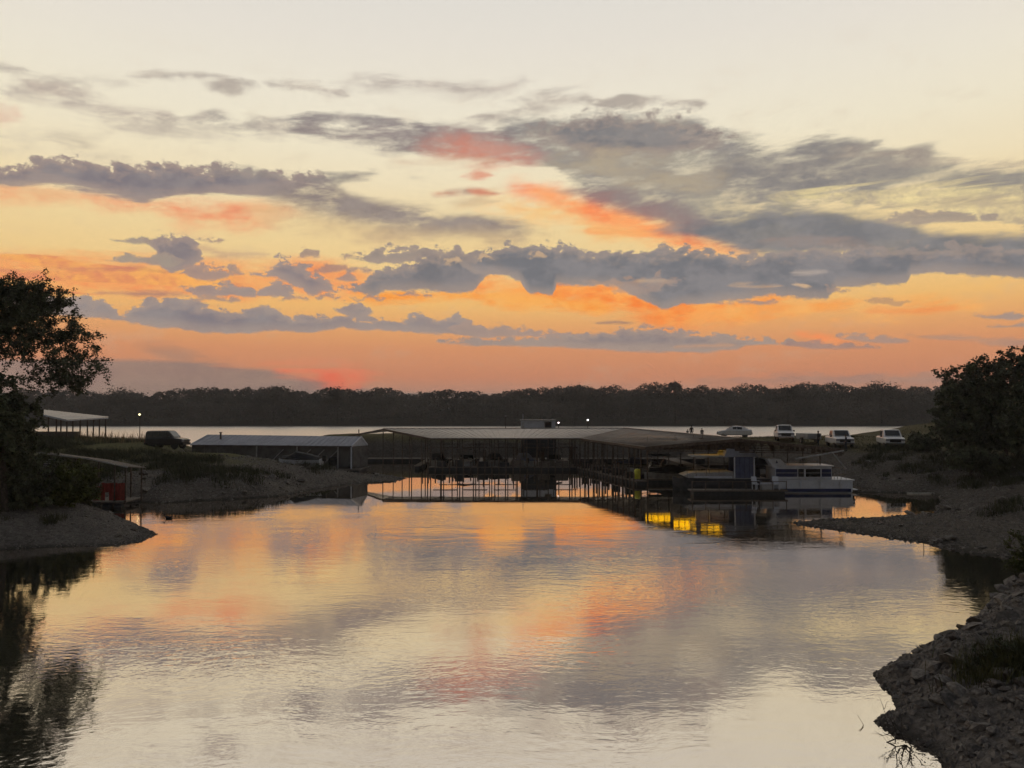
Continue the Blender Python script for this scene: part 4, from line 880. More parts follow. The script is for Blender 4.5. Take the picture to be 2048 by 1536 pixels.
sp_('deck', MB().box(-20.5, -15.4, 81.2, 86, .25, .38), WOOD); sp_('float', MB().box(-20.3, -15.6, 81.3, 85.9, -.3, .245), FLOAT)
sp_('window', MB().box(-18.9, -17.6, 82.35, 82.40, .7, 1.5), GLASS)
for q in ((L0, L1, L2), (M0, M1, M2)):
    a, c = q[0]+Vector((.12, .28, -.06)), q[2]+Vector((.12, -.25, -.06)); mb = MB().add([a, c, (c.x, c.y, .3), (a.x, a.y, .3), a+Vector((-.05,0,0)), c+Vector((-.05,0,0)), (c.x-.05, c.y, .3), (a.x-.05, a.y, .3)], [(0,1,2,3),(7,6,5,4),(0,4,5,1),(1,5,6,2),(2,6,7,3),(3,7,4,0)])
    sp_('end_wall', mb, TIN)
sp_('back_wall', MB().add([L2+Vector((0,-.2,-.08)), M2+Vector((0,-.2,-.08)), (M2.x, M2.y-.2, .15), (L2.x, L2.y-.2, .15)], [(0,1,2,3)]), TIN)
tag(obj('mooring_pole', MB().tube([(-16.3,84.9,-.4),(-16.3,84.9,4.25)], .05, 6).ball((-16.3,84.9,4.27), .07), STEEL), 'thin dark mooring pole standing up behind the gable end of the long shed', 'pole')
tag(obj('stove_pipe', MB().tube([(-31.4,86.0,3.0),(-31.4,86.0,3.95)], .09, 8).box(-31.53,-31.27,85.87,86.13,3.95,4.03), STEEL, sh), 'x', 'x')
sp_o = [o for o in sh.children if o.name.startswith('stove_pipe')][0]; del sp_o['label']; del sp_o['category']; sp_o.location = (25, -84, 0)

# ------------------------------------------------------------------ cabin with lamps behind the marina roof
p0, p1 = dep(1042, 858, 101), dep(1111, 858, 101); zt = dep(1042, 840, 101).z
hc = thing('dock_cabin', 'small pale blue-grey dock cabin with a dark window, rising behind the marina roof', 'cabin', (p0.x, 101, 0))
w = p1.x-p0.x
obj('lower_wall', MB().box(0, w, .05, 2.95, .4, 3.6), FLOAT, hc)
obj('wall', MB().box(0, w, 0, 3, 3.6, zt-.1), mat('pale_blue_wall', (.46, .49, .56), .6, 0, .08, 1.5), hc)
obj('roof', MB().box(-.12, w+.12, -.15, 3.15, zt-.1, zt+.02), GREYP, hc)
a = dep(1090, 845, 101).x-p0.x; b = dep(1102.5, 845, 101).x-p0.x; z1 = dep(1090, 844, 101).z
obj('window', MB().box(a, b, -.04, .02, z1-.75, z1), GLASS, hc); obj('window_frame', MB().bar((a-.06,-.05,z1+.04), (b+.06,-.05,z1+.04), .06).bar((a-.05,-.05,z1-.8), (a-.05,-.05,z1+.04), .06).bar((b+.05,-.05,z1-.8), (b+.05,-.05,z1+.04), .06), GREYP, hc)
a = dep(1046, 845, 101).x-p0.x
obj('antenna', MB().tube([(a,-.05,z1-.6),(a,-.05,dep(1046,828,101).z)], .035, 5), WHITE, hc)
obj('door', MB().box(.15, .35, -.03, .01, 3.65, zt-.35), GREYP, hc); obj('float', MB().box(-.5, w+.5, -.5, 3.5, -.3, .38), FLOAT, hc)
def lamp(px, py, Y, base, lab, m, r, arm=.0):
    h = dep(px, py, Y); t = thing('lamp_post', lab, 'lamp post', (h.x, Y, base)); H = h.z-base
    obj('pole', MB().tube([(0, 0, -.6), (0, 0, H*.5), (0, 0, H-.05)], [.06, .05, .04], 7).bar((0, 0, H-.05), (-arm, 0, H+.02), .05), STEEL, t)
    obj('lamp_head', MB().ball((-arm, 0, H), r, 1, 1, .9, 10, 6), m, t, smooth=True)
    obj('lamp_cap', MB().tube([(-arm, 0, H+r*.75), (-arm, 0, H+r*1.15)], [r*.95, r*.3], 9), PLAST, t)
    return t
lamp(280, 829, 93, B.at(dep(280, 829, 93).x, 93), 'tall lamp post with a lit yellowish globe on the grassy spit beside the black car', LAMP_Y, .115, .05)
lamp(1117, 845.5, 104, .4, 'low dock lamp glowing pinkish white just right of the pale dock cabin', glow('lit_pink_lamp', (1.0, .82, .78), 4.0), .11)
lamp(1175.5, 840, 106, .4, 'white lit dock lamp on a post, standing alone right of the dock cabin', LAMP_W, .105)
lamp(1011, 832, 106, .4, 'unlit grey dock lamp on a thin post left of the dock cabin', GREYP, .13)

# ------------------------------------------------------------------ picnic pavilion at the left
Yp = 97.0
pv = thing('pavilion', 'open picnic pavilion with a pale metal roof on thin posts beyond the grass', 'pavilion', (dep(150, 860, Yp).x, Yp, B.at(dep(150, 860, Yp).x, Yp)))
o_ = Vector(pv.location)
P = [dep(88, 819, Yp+3), dep(217, 833, Yp+5), dep(215.5, 835, Yp+3.5), dep(134, 839.5, Yp-3), dep(87, 829, Yp-2)]
P = [p-o_ for p in P]
rf = MB().add(P+[p+Vector((0,0,-.12)) for p in P], [(0,4,3,2,1), (5,6,7,8,9)] + [(i, i+5, (i+1) % 5+5, (i+1) % 5) for i in range(5)]); obj('roof', rf, GALV, pv)
obj('eave_trim', MB().bar(P[4]+Vector((0,-.05,-.08)), P[3]+Vector((0,-.05,-.08)), .06, .2).bar(P[3]+Vector((.05,-.05,-.08)), P[2]+Vector((.05,0,-.08)), .05, .14), WHITE, pv)
for px, Y in ((97, Yp-1.6), (113, Yp-2), (122, Yp+2), (134, Yp-2.6), (146, Yp+2.5), (160.5, Yp-1.0), (175, Yp+.2), (187, Yp+1.4), (199, Yp+2.2), (211.5, Yp+3.2)):
    t = dep(px, 845, Y)-o_; ztop = np.interp(px, [88, 134, 216], [829, 841, 837]); zt_ = dep(px, ztop, Y).z-o_.z
    obj('post', MB().bar((t.x, t.y, -3.0), (t.x, t.y, zt_), .12), STEEL, pv)
tq = dep(130, 868, Yp-1)-o_
obj('low_wall', MB().box(tq.x-3.2, tq.x+1.6, tq.y-.2, tq.y+.2, -3, dep(130, 863, Yp-1).z-o_.z), WOOD, pv)

# ------------------------------------------------------------------ red covered boat dock by the gravel point
Yd = 52.5; d0 = dep(170, 1010, Yd)
bd = thing('boat_dock', 'small covered boat dock with faded red side boards, floating behind the gravel point', 'dock', (d0.x, Yd, 0))
def dl(px, py, Y=Yd): p = dep(px, py, Y); return Vector((p.x-d0.x, Y-Yd, p.z))
x0, x1 = dl(160, 1000).x, dl(249, 1000).x
obj('deck', MB().box(x0, x1, -.3, 2.6, .28, .38), WOOD, bd)
for i in range(4): xx = x0+.3+(x1-x0-.6)*i/3; obj('float', MB().tube([(xx-.22, -.1, .02), (xx+.22, -.1, .02)], .22, 8), FLOAT, bd)
r0, r1, r2 = dl(72, 903), dl(180, 917), dl(256, 933)
rfm = MB()
for q in ([r0, r1, r1+Vector((0,2.6,-.24)), r0+Vector((0,2.6,-.24))], [r1, r2, r2+Vector((0,2.6,-.24)), r1+Vector((0,2.6,-.24))]):
    rfm.add([Vector(p) for p in q]+[Vector(p)+Vector((0,0,-.05)) for p in q], [(0,1,2,3),(7,6,5,4),(0,4,5,1),(1,5,6,2),(2,6,7,3),(3,7,4,0)])
obj('roof', rfm, WOOD, bd); obj('eave_trim', MB().bar(r0+Vector((0,-.04,-.06)), r1+Vector((0,-.04,-.04)), .05, .08).bar(r1+Vector((0,-.04,-.04)), r2+Vector((0,-.04,-.04)), .05, .08), GREYP, bd)
for px in (112, 160, 228, 250):
    t = dl(px, 1000); obj('post', MB().bar((t.x, .05, .1), (t.x, .05, np.interp(px, [72, 256], [r0.z, r2.z])-.1), .07), STEEL, bd)
    obj('post', MB().bar((t.x, 2.3, .1), (t.x, 2.3, np.interp(px, [72, 256], [r0.z, r2.z])-.3), .07), STEEL, bd)
xs = np.linspace(dl(184, 1000).x, dl(248, 1000).x, 9)
for i in range(8):
    zb = .42 if i not in (3,) else .95
    zt_ = dl(200, 974 if i < 2 else 967).z
    obj('red_board', MB().box(xs[i]+.01, xs[i+1]-.01, .1, .14, zb, zt_+.02*(i % 3)), RED, bd)
sx_ = dl(80, 921).x; obj('shutter', MB().box(sx_, dl(112, 921).x, .3, .36, dl(80, 934).z, dl(80, 914).z), mat('blue_shutter', (.05,.06,.085), .7, 0, .2, 4), bd)
for i in range(4): z = dl(80, 932-4*i).z; obj('slat', MB().box(sx_+.05, dl(110, 921).x, .25, .30, z-.03, z+.03), GREYP, bd)

# ------------------------------------------------------------------ vehicles
def wheel(t, x, y, r, wd=.22):
    o = obj('wheel', MB().tube([(0, -wd/2, 0), (0, -wd*.42, 0), (0, wd*.42, 0), (0, wd/2, 0)], [r*.9, r, r, r*.9], 14), TYRE, t, loc=(x, y, r))
    obj('rim', MB().tube([(0, -wd/2-.012, 0), (0, wd/2+.012, 0)], [r*.58, r*.58], 10), CHROME, o)
def body_loft(secs):
    """cross sections along the length: x, half width, bottom, shoulder, top (of the hood or deck)"""
    rings = []
    for x, w, zb, zs, zt in secs:
        rings.append([(x,-w*.92,zb),(x,-w,zb+.12),(x,-w,zs),(x,-w*.9,zt),(x,0,zt+.03),(x,w*.9,zt),(x,w,zs),(x,w,zb+.12),(x,w*.92,zb)])
    return MB().loft(rings)
def cabin(secs):
    return MB().loft([[(x,-wb,zb),(x,-wt,zt-.05),(x,-wt*.86,zt),(x,0,zt+.025),(x,wt*.86,zt),(x,wt,zt-.05),(x,wb,zb)] for x, wb, zb, wt, zt in secs])
def quad(p, out=.012):
    p = [Vector(q) for q in p]; n = (p[1]-p[0]).cross(p[2]-p[0]).normalized()*out
    return MB().add([q+n for q in p]+[q-n for q in p], [(0,1,2,3),(7,6,5,4),(0,4,5,1),(1,5,6,2),(2,6,7,3),(3,7,4,0)])
def car(name, lab, cat, loc, rz, style, paint, group=None):
    t = thing(name, lab, cat, loc, rz, group); S_ = style
    obj('body', body_loft(S_['body']), paint, t, smooth=False, bevel=.05)
    obj('cabin', cabin(S_['cab']), paint, t, bevel=.04)
    c = S_['cab']; n = len(c)
    def at(i, s, f):                                          # point on the cabin side: section i, side s, height fraction f
        x, wb, zb, wt, zt = c[i]; return Vector((x, s*(wb+(wt-wb)*f), zb+(zt-.05-zb)*f))
    for s in (-1, 1):
        for (i, j, e0, e1) in S_['side']:
            a, b = at(i, s, .22), at(j, s, .22); d, e = at(i, s, .88), at(j, s, .88)
            obj('side_window', quad([a.lerp(b, e0), a.lerp(b, e1), d.lerp(e, e1), d.lerp(e, e0)], .015), GLASS, t)
    def top(i, s): x, wb, zb, wt, zt = c[i]; return Vector((x, s*wt*.86, zt))
    i, j = S_['front']; a, b, d, e = top(i, -1), top(i, 1), top(j, 1), top(j, -1); mid0, mid1 = (a+b)/2, (d+e)/2
    obj('windscreen', quad([a.lerp(e, .06), b.lerp(d, .06), d.lerp(a, .0).lerp(b, .05), e.lerp(b, .0).lerp(a, .05)], .03), GLASS, t)
    if style is SEDS: a, b, d, e = top(0, -1), top(0, 1), top(1, 1), top(1, -1)
    else: a, b, d, e = at(0, -1, .25), at(0, 1, .25), at(0, 1, .92), at(0, -1, .92)
    m_ = (a+b+d+e)/4; obj('rear_window', quad([q.lerp(m_, .08) for q in (a, b, d, e)], .03), GLASS, t)
    xf, w, zh = S_['nose']; xr = S_['tail']
    obj('bumper', MB().box(xf-.05, xf+.10, -w*.95, w*.95, .38, .60), S_.get('bump', PLAST), t, bevel=.03)
    obj('bumper', MB().box(xr-.10, xr+.05, -w*.95, w*.95, .42, .62), S_.get('bump', PLAST), t, bevel=.03)
    obj('grille', MB().box(xf-.03, xf+.05, -w*.55, w*.55, .64, zh-.06), PLAST, t)
    for s in (-1, 1):
        obj('headlight', MB().box(xf-.08, xf+.045, s*w*.75-.19, s*w*.75+.19, zh-.24, zh-.04), mat('headlight_glass', (.3, .3, .32), .15, .2, .05, 3), t, bevel=.02)
        obj('tail_light', MB().box(xr-.04, xr+.06, s*w*.82-.1, s*w*.82+.1, zh-.35, zh-.05), mat('tail_glass', (.18, .01, .01), .3, 0, .1, 3), t)
        m = S_['mirror']; obj('mirror', MB().box(m[0]-.06, m[0]+.06, s*(m[1]+.09)-.09, s*(m[1]+.09)+.09, m[2], m[2]+.17), paint if S_.get('pm') else PLAST, t)
        for x in S_['wheels']:
            wheel(t, x, s*(w-.13), S_['r'])
            obj('wheel_arch', MB().tube([(x, s*(w-.005)-.012, S_['r']+.02), (x, s*(w-.005)+.012, S_['r']+.02)], S_['r']*1.17, 16), PLAST, t)
    if 'bed' in S_: b = S_['bed']; obj('truck_bed', MB().box(b[0], b[1], -b[2], b[2], b[3]-.02, b[3]+.012), PLAST, t)
    return t
PICK = dict(body=[(-2.9,.92,.55,.95,1.10),(-2.7,.97,.45,1.0,1.16),(-.6,.98,.42,1.02,1.17),(1.1,.98,.42,1.02,1.17),(1.6,.98,.45,1.02,1.16),(2.6,.95,.48,.98,1.10),(2.88,.86,.52,.9,1.0)],
            cab=[(-.95,.90,1.12,.76,1.72),(-.8,.92,1.12,.78,1.86),(.55,.92,1.12,.78,1.88),(.75,.92,1.12,.78,1.84),(1.45,.92,1.12,.82,1.22)], side=((1,2,.04,.46),(1,2,.54,1.0)), front=(4,3), rear=(0,1),
            nose=(2.88,.95,1.02), tail=-2.9, wheels=(-1.75,1.85), r=.40, mirror=(1.0,.95,1.12), bed=(-2.75,-1.05,.80,1.17), bump=CHROME)
SUVS = dict(body=[(-2.2,.86,.5,.95,1.08),(-2.05,.93,.4,1.0,1.12),(.9,.94,.38,1.02,1.12),(1.3,.94,.40,1.0,1.10),(2.05,.91,.42,.94,1.0),(2.3,.8,.48,.85,.92)],
            cab=[(-2.15,.84,1.06,.74,1.62),(-1.98,.88,1.06,.75,1.76),(.35,.9,1.06,.76,1.80),(.55,.9,1.06,.76,1.76),(1.25,.88,1.06,.8,1.14)], side=((1,2,.03,.30),(1,2,.35,.66),(1,2,.70,1.0)), front=(4,3), rear=(0,1),
            nose=(2.3,.9,.95), tail=-2.2, wheels=(-1.35,1.4), r=.37, mirror=(.75,.9,1.1))
SEDS = dict(body=[(-2.35,.8,.42,.8,.98),(-2.2,.88,.32,.86,1.02),(-1.2,.91,.3,.9,1.0),(1.0,.91,.3,.88,.98),(2.0,.88,.32,.76,.84),(2.35,.76,.38,.66,.72)],
            cab=[(-1.9,.8,.96,.7,1.04),(-1.0,.86,.94,.66,1.40),(-.3,.87,.94,.66,1.46),(.25,.87,.94,.66,1.43),(1.15,.85,.94,.74,1.0)], side=((1,2,0,.95),(2,3,.05,1.0)), front=(4,3), rear=(0,1),
            nose=(2.35,.85,.78), tail=-2.35, wheels=(-1.4,1.45), r=.33, mirror=(.75,.88,.95), bump=CARW, pm=1)
def stand(bank, px, py, Y): p = dep(px, py, Y); return bank.p(p.x, Y, 0)
suv = car('suv', 'black sport utility vehicle parked side-on on the grassy spit beside the lit lamp post', 'car', stand(B, 334, 893, 88.5)+Vector((0, 0, .12)), R(-6), SUVS, CARK); suv.scale = (.97, 1, 1.12)
car('pickup_truck', 'white pickup truck farthest right, standing apart from the others near the trees', 'pickup truck', stand(C, 1781, 894, 84), R(-106), PICK, CARW, 'white pickups parked on the shore')
car('pickup_truck', 'white pickup truck with a person standing at its front corner', 'pickup truck', stand(C, 1679, 897, 86), R(-101), PICK, CARW, 'white pickups parked on the shore')
car('pickup_truck', 'white pickup truck just right of the white sedan, behind the marina roof', 'pickup truck', stand(C, 1568, 883, 95), R(-104), PICK, CARW, 'white pickups parked on the shore')
sed = car('sedan', 'white sedan parked side-on at the lake edge above the marina roof', 'car', stand(C, 1469, 876, 113), R(166), SEDS, CARW); sed.scale = (1, 1, 1.14)
# small flat trailer between two of the pickups
tp = stand(C, 1618, 885, 90); tr = thing('utility_trailer', 'pale grey box trailer standing between two white pickups', 'trailer', tp, R(-78))
obj('box', MB().box(-1.3, 1.1, -.85, .85, .5, 1.12), GREYP, tr, bevel=.03); obj('drawbar', MB().bar((1.1,-.5,.5), (2.1,0,.5), .07).bar((1.1,.5,.5), (2.1,0,.5), .07), STEEL, tr)
for s in (-1, 1): wheel(tr, 0, s*.95, .32, .2); obj('mudguard', MB().box(-.4, .4, s*.95-.14, s*.95+.14, .68, .72), STEEL, tr)
# low dark jetty on the lake
jp = on(1738, 876, .2); jt = thing('jetty', 'low dark floating jetty on the bright lake between the two right-hand pickups', 'jetty', (jp.x, jp.y, 0))
obj('deck', MB().box(-2.6, 2.6, -.6, .6, .25, .5), WOOD, jt); obj('float', MB().box(-2.4, 2.4, -.5, .5, -.2, .245), FLOAT, jt)

# ------------------------------------------------------------------ boats
def hull(L, Wd, h, bow=.35, zb=-.15, n=10):
    rings = []
    for i in range(n+1):
        f = i/n; x = -L/2 + L*f; w = Wd/2*(1 if f < 1-bow else max(.03, max(0.0, math.cos((f-(1-bow))/bow*math.pi/2))**.8)); s = h*(1+.25*max(0, f-.5)); k = .62 if f < .8 else .62*(1-(f-.8)*2.5)
        rings.append([(x,-w,s),(x,-w*.93,s*.5),(x,-w*k,zb),(x,w*k,zb),(x,w*.93,s*.5),(x,w,s)])
    return MB().loft(rings)
def deck_line(L, Wd, h, bow=.35, n=10):
    mb = MB(); prev = None
    for i in range(n+1):
        f = i/n; x = -L/2+L*f; w = Wd/2*(1 if f < 1-bow else max(.03, max(0.0, math.cos((f-(1-bow))/bow*math.pi/2))**.8)); s = h*(1+.25*max(0, f-.5))
        cur = [Vector((x, -w, s)), Vector((x, w, s))]
        if prev: mb.bar(prev[0], cur[0], .07).bar(prev[1], cur[1], .07)
        prev = cur
    return mb
def runabout(lab, loc, rz, hullm, cover, L=5.6):
    t = thing('motorboat', lab, 'motorboat', loc, rz, 'motorboats moored under the marina roof')
    obj('hull', hull(L, 2.1, .72), hullm, t, smooth=False); obj('gunwale', deck_line(L, 2.1, .72), DARKC, t)
    if cover:
        obj('cover', MB().loft([[(x,-w,.72+.1*(x > 0)),(x,-w*.6,z),(x,0,z+.08),(x,w*.6,z),(x,w,.72+.1*(x > 0))] for x, w, z in ((-L*.46,.95,.85),(-L*.2,1.02,1.15),(L*.08,1.0,1.38),(L*.25,.8,1.0),(L*.42,.3,.93))]), cover, t)
    else:
        obj('windscreen', MB().bar((.5,-.8,.75), (.15,-.7,1.25), .04).bar((.5,.8,.75), (.15,.7,1.25), .04).add([(.5,-.8,.75),(.5,.8,.75),(.15,.7,1.25),(.15,-.7,1.25)], [(0,1,2,3)]), GLASS, t)
        for s in (-1, 1): obj('seat', MB().box(-.7, -.2, s*.5-.22, s*.5+.22, .5, .95), GREYP, t, bevel=.04)
        obj('bimini_top', MB().loft([[(x,-.95,1.95),(x,0,2.05),(x,.95,1.95),(x,.95,1.91),(x,0,2.0),(x,-.95,1.91)] for x in (-1.6, .3)]), cover or DARKC, t)
        for s in (-1, 1): obj('canopy_leg', MB().bar((-1.5, s*.95, 1.93), (-.9, s*1.0, .7), .035).bar((.2, s*.95, 1.93), (-.4, s*1.0, .7), .035), CHROME, t)
    o = obj('outboard_motor', MB().loft([[(-L/2-.42,-.16,z),(-L/2-.02,-.16,z),(-L/2-.02,.16,z),(-L/2-.42,.16,z)] for z in (.5, .62, 1.05)]).box(-L/2-.28, -L/2-.14, -.06, .06, -.3, .5), PLAST, t, bevel=.03)
    return t
OFFW = mat('weathered_white_hull', (.26, .26, .27), .5, 0, .2, 2)
CREAM = mat('cream_hull', (.22, .21, .19), .4, 0, .1, 2)
for i, (x, y, rz, hm, cv, lab) in enumerate((
        (-8.5, 91.6, 92, CREAM, DARKC, 'motorboat under a dark cover at the left end of the marina, nearest the spit'),
        (-5.2, 91.0, 264, OFFW, None, 'white open motorboat with a canopy in the second slip of the left marina wing'),
        (-2.0, 91.5, 91, OFFW, DARKC, 'white motorboat with a black cover in the middle slip of the left marina wing'),
        (1.4, 91.2, 276, GREYP, BLUEC, 'grey motorboat under a blue cover, fourth slip of the left marina wing'),
        (4.8, 91.6, 89, CREAM, None, 'cream open motorboat with a canopy in the last slip before the right marina wing'))):
    runabout(lab, (x, y, .05), R(rz-180), hm, cv)
for i, (x, y, rz, hm, cv, lab) in enumerate((
        (14.5, 72.2, 174, OFFW, DARKC, 'white covered motorboat in the nearest slip inside the right marina wing'),
        (13.8, 78.2, 183, GREYP, None, 'grey open motorboat with a canopy in the second slip of the right marina wing'),
        (13.0, 83.6, 178, CREAM, BLUEC, 'cream motorboat under a blue cover, deepest slip of the right marina wing'),
        (23.8, 77.6, 4, GREYP, DARKC, 'grey covered motorboat behind the two houseboats, right side of the right marina wing'))):
    runabout(lab, (x, y, .05), R(rz), hm, cv, 5.0)
cb = B.p(dep(601, 925, 76.5).x, 76.5, -.05)
t = runabout('pale motorboat under a black cover pulled up on the spit by the long shed', cb, R(178), WHITE, DARKC, 4.2); t['group'] = 'boats ashore'
del t['group']

# white and blue houseboat at the end of the right wing
Yb = 61.4
def hb(px, py, Y=Yb): p = dep(px, py, Y); return Vector((p.x, 0, p.z))
x0, x1 = hb(1556, 960).x, hb(1708, 960).x; hx = (x0+x1)/2
H1 = thing('houseboat', 'white houseboat with a blue window band and sloping windscreen at the marina end', 'houseboat', (hx, Yb, 0))
def hp_(px, py): v = hb(px, py); return (v.x-hx, v.z)
zd = hp_(1600, 960)[1]; xl, xr = x0-hx, x1-hx
obj('hull', MB().loft([[(x,y0,zd-.06),(x,y0+.05,.12),(x,y0+.4,-.2),(x,y1-.4,-.2),(x,y1-.05,.12),(x,y1,zd-.06)] for x, y0, y1 in ((xl,0,2.8),(xr-.5,0,2.8),(xr-.05,.1,2.7))]), WHITE, H1)
obj('hull_stripe', MB().box(xl+.1, xr-.25, -.02, .03, .10, .34), NAVY, H1); obj('rub_rail', MB().box(xl, xr+.03, -.06, 2.86, zd-.055, zd+.03), WHITE, H1)
ca, cb_ = hp_(1553, 955), hp_(1667, 955); zw0, zw1, zr = hp_(1600, 954)[1], hp_(1600, 938.5)[1], hp_(1600, 933)[1]
obj('cabin', MB().box(ca[0], cb_[0], .25, 2.55, zd+.031, zr-.04), WHITE, H1, bevel=.04)
obj('cabin_roof', MB().box(ca[0]+.3, cb_[0]+.1, .1, 2.7, zr-.04, zr+.06), WHITE, H1, bevel=.02)
for a, b in ((1554, 1596.5), (1599, 1610), (1614, 1643), (1646, 1665)):
    fr = obj('window', MB().box(hp_(a, 950)[0], hp_(b, 950)[0], .22, .26, zw0, zw1), NAVY if b < 1600 or a > 1640 else GLASS, H1)
    obj('sill', MB().box(hp_(a, 950)[0], hp_(b, 950)[0], .19, .24, (zw0+zw1)/2-.02, (zw0+zw1)/2+.02), GREYP, fr)
fb_ = [hp_(*q) for q in ((1538, 918), (1566, 919), (1580, 933.5), (1550, 936))]
obj('flybridge', MB().prism([fb_[0], fb_[3], fb_[2], fb_[1]], .45, 2.35), WHITE, H1, bevel=.02)
em = hp_(1557, 924); obj('emblem', MB().add([(em[0]-.08,.435,em[1]-.12),(em[0]+.10,.435,em[1]-.12),(em[0]+.02,.435,em[1]+.12),(em[0]-.08,.445,em[1]-.12),(em[0]+.10,.445,em[1]-.12),(em[0]+.02,.445,em[1]+.12)], [(0,1,2),(5,4,3),(0,3,4,1),(1,4,5,2),(2,5,3,0)]), NAVY, H1)
rl = hp_(1690, 939)
for px in (1669, 1676, 1683, 1693): obj('rail_post', MB().bar((hp_(px, 950)[0], .08, zd), (hp_(px, 950)[0], .08, rl[1]), .035), CHROME, H1)
obj('rail', MB().bar((cb_[0], .08, rl[1]), (hp_(1693, 950)[0], .08, rl[1]), .035).bar((cb_[0], .08, (rl[1]+zd)/2), (hp_(1693, 950)[0], .08, (rl[1]+zd)/2), .025).bar((hp_(1693, 950)[0], .08, rl[1]), (hp_(1693, 950)[0], 2.6, rl[1]), .035), CHROME, H1)
obj('swim_platform', MB().box(xr, xr+.5, .5, 2.3, .18, .24), WHITE, H1)
for px in (1600, 1640, 1680): q = hp_(px, 965); obj('fender', MB().tube([(q[0], -.12, zd-.55), (q[0], -.12, zd-.5), (q[0], -.12, zd-.15), (q[0], -.12, zd-.08)], [.05, .09, .09, .03], 8), WHITE, H1); obj('fender_line', MB().bar((q[0], -.08, zd-.1), (q[0], -.02, zd+.06), .02), DARKC, H1)
z_ = zr+.06
for f in (.02, .35, .68, 1.0): x = ca[0]+.9+(cb_[0]-ca[0]-.9)*f; obj('rail_post', MB().bar((x, .2, z_), (x, .2, z_+.28), .025), CHROME, H1)
obj('roof_rail', MB().bar((ca[0]+.9, .2, z_+.28), (cb_[0], .2, z_+.28), .025), CHROME, H1)
q = hp_(1604.5, 945); obj('door_handle', MB().box(q[0]-.02, q[0]+.02, .16, .22, q[1]-.1, q[1]+.02), CHROME, H1)
# older cabin boat with the blue canvas hardtop
Yc = 62.6
c0, c1 = dep(1352, 960, Yc).x, dep(1540, 960, Yc).x; cx = (c0+c1)/2
H2 = thing('cabin_boat', 'old cabin boat with a blue-grey canvas wall and sloping hardtop, left of the white houseboat', 'cabin boat', (cx, Yc, 0))
def cp_(px, py): p = dep(px, py, Yc); return (p.x-cx, p.z)
zdk = cp_(1400, 958)[1]
hh = hull(c1-c0, 2.6, zdk-.02, .3); hh.v = [(-a, b+1.3, c) for a, b, c in hh.v]; hh.f = [tuple(reversed(f)) for f in hh.f]
obj('hull', hh, mat('dark_hull', (.035,.036,.042), .6, 0, .3, 2), H2); obj('deck', MB().box(cp_(1420, 950)[0], cp_(1535, 950)[0], .05, 2.5, zdk, zdk+.06), GREYP, H2)
obj('foredeck', MB().prism([cp_(1368, 952), cp_(1385, 946), cp_(1470, 944), cp_(1470, 957), cp_(1380, 957)][::-1], .3, 2.3), GREYP, H2, bevel=.03)
obj('side_stripe', MB().box(cp_(1390, 950)[0], cp_(1466, 950)[0], .24, .29, cp_(1400, 956.5)[1], cp_(1400, 953)[1]), WHITE, H2)
q0, q1 = cp_(1472, 958), cp_(1509, 914)
obj('canvas_wall', MB().box(q0[0], q1[0], .2, .26, q0[1], q1[1]), BLUEC, H2)
for px in (1481, 1490.5, 1500): obj('canvas_seam', MB().box(cp_(px, 930)[0]-.015, cp_(px, 930)[0]+.015, .17, .205, q0[1]+.05, q1[1]-.02), NAVY, H2)
obj('canvas_wall', MB().box(q0[0], q1[0], 2.1, 2.16, q0[1], q1[1]), BLUEC, H2)
for px in (1470, 1509.5): obj('post', MB().bar((cp_(px, 930)[0], .14, cp_(px, 961)[1]), (cp_(px, 930)[0], .14, cp_(px, 912)[1]), .09), WHITE, H2)
obj('hardtop', MB().prism([cp_(*q) for q in ((1448, 914.5), (1455, 897.5), (1505, 899.5), (1516, 913.5))], .0, 2.4), mat('blue_grey_top', (.22, .235, .29), .5, 0, .1, 2), H2, bevel=.03)
obj('flat_awning', MB().box(cp_(1388, 913)[0], cp_(1450, 913)[0], .2, 2.2, cp_(1400, 914.5)[1], cp_(1400, 911.5)[1]), GREYP, H2)
for px in (1392, 1420): obj('post', MB().bar((cp_(px, 930)[0], .3, cp_(px, 948)[1]), (cp_(px, 930)[0], .3, cp_(px, 914)[1]), .04), CHROME, H2)
for px in (1376, 1395, 1415, 1440): q = cp_(px, 950); obj('rail_post', MB().bar((q[0], .3, cp_(px, 955)[1]), (q[0], .3, cp_(px, 938)[1]), .03), CHROME, H2)
obj('bow_rail', MB().bar((cp_(1376, 940)[0], .3, cp_(1376, 938)[1]), (cp_(1440, 940)[0], .3, cp_(1440, 938)[1]), .03), CHROME, H2)
obj('helm_seat', MB().box(cp_(1516, 950)[0], cp_(1526, 950)[0], .7, 1.3, zdk+.06, zdk+.75), DARKC, H2, bevel=.05)
obj('stern_canopy', MB().prism([cp_(*q) for q in ((1513, 921), (1520, 916), (1536, 921), (1540, 930), (1513, 930))][::-1], .1, 2.3), DARKC, H2, bevel=.02)
# dark pontoon dock in front of both
dk = thing('pontoon_dock', 'dark low pontoon dock with a rail in front of the two houseboats', 'dock', (17.5, 59.9, 0))
obj('deck', MB().box(-4.2, 3.0, -.5, .7, .32, .42), WOOD, dk); obj('float', MB().box(-4.0, 2.8, -.4, .6, -.2, .315), FLOAT, dk)
for x in np.linspace(-4.1, 2.9, 8): obj('rail_post', MB().bar((x, -.45, .4), (x, -.45, 1.05), .05), STEEL, dk)
obj('rail', MB().bar((-4.15, -.45, 1.05), (2.95, -.45, 1.05), .05), STEEL, dk)
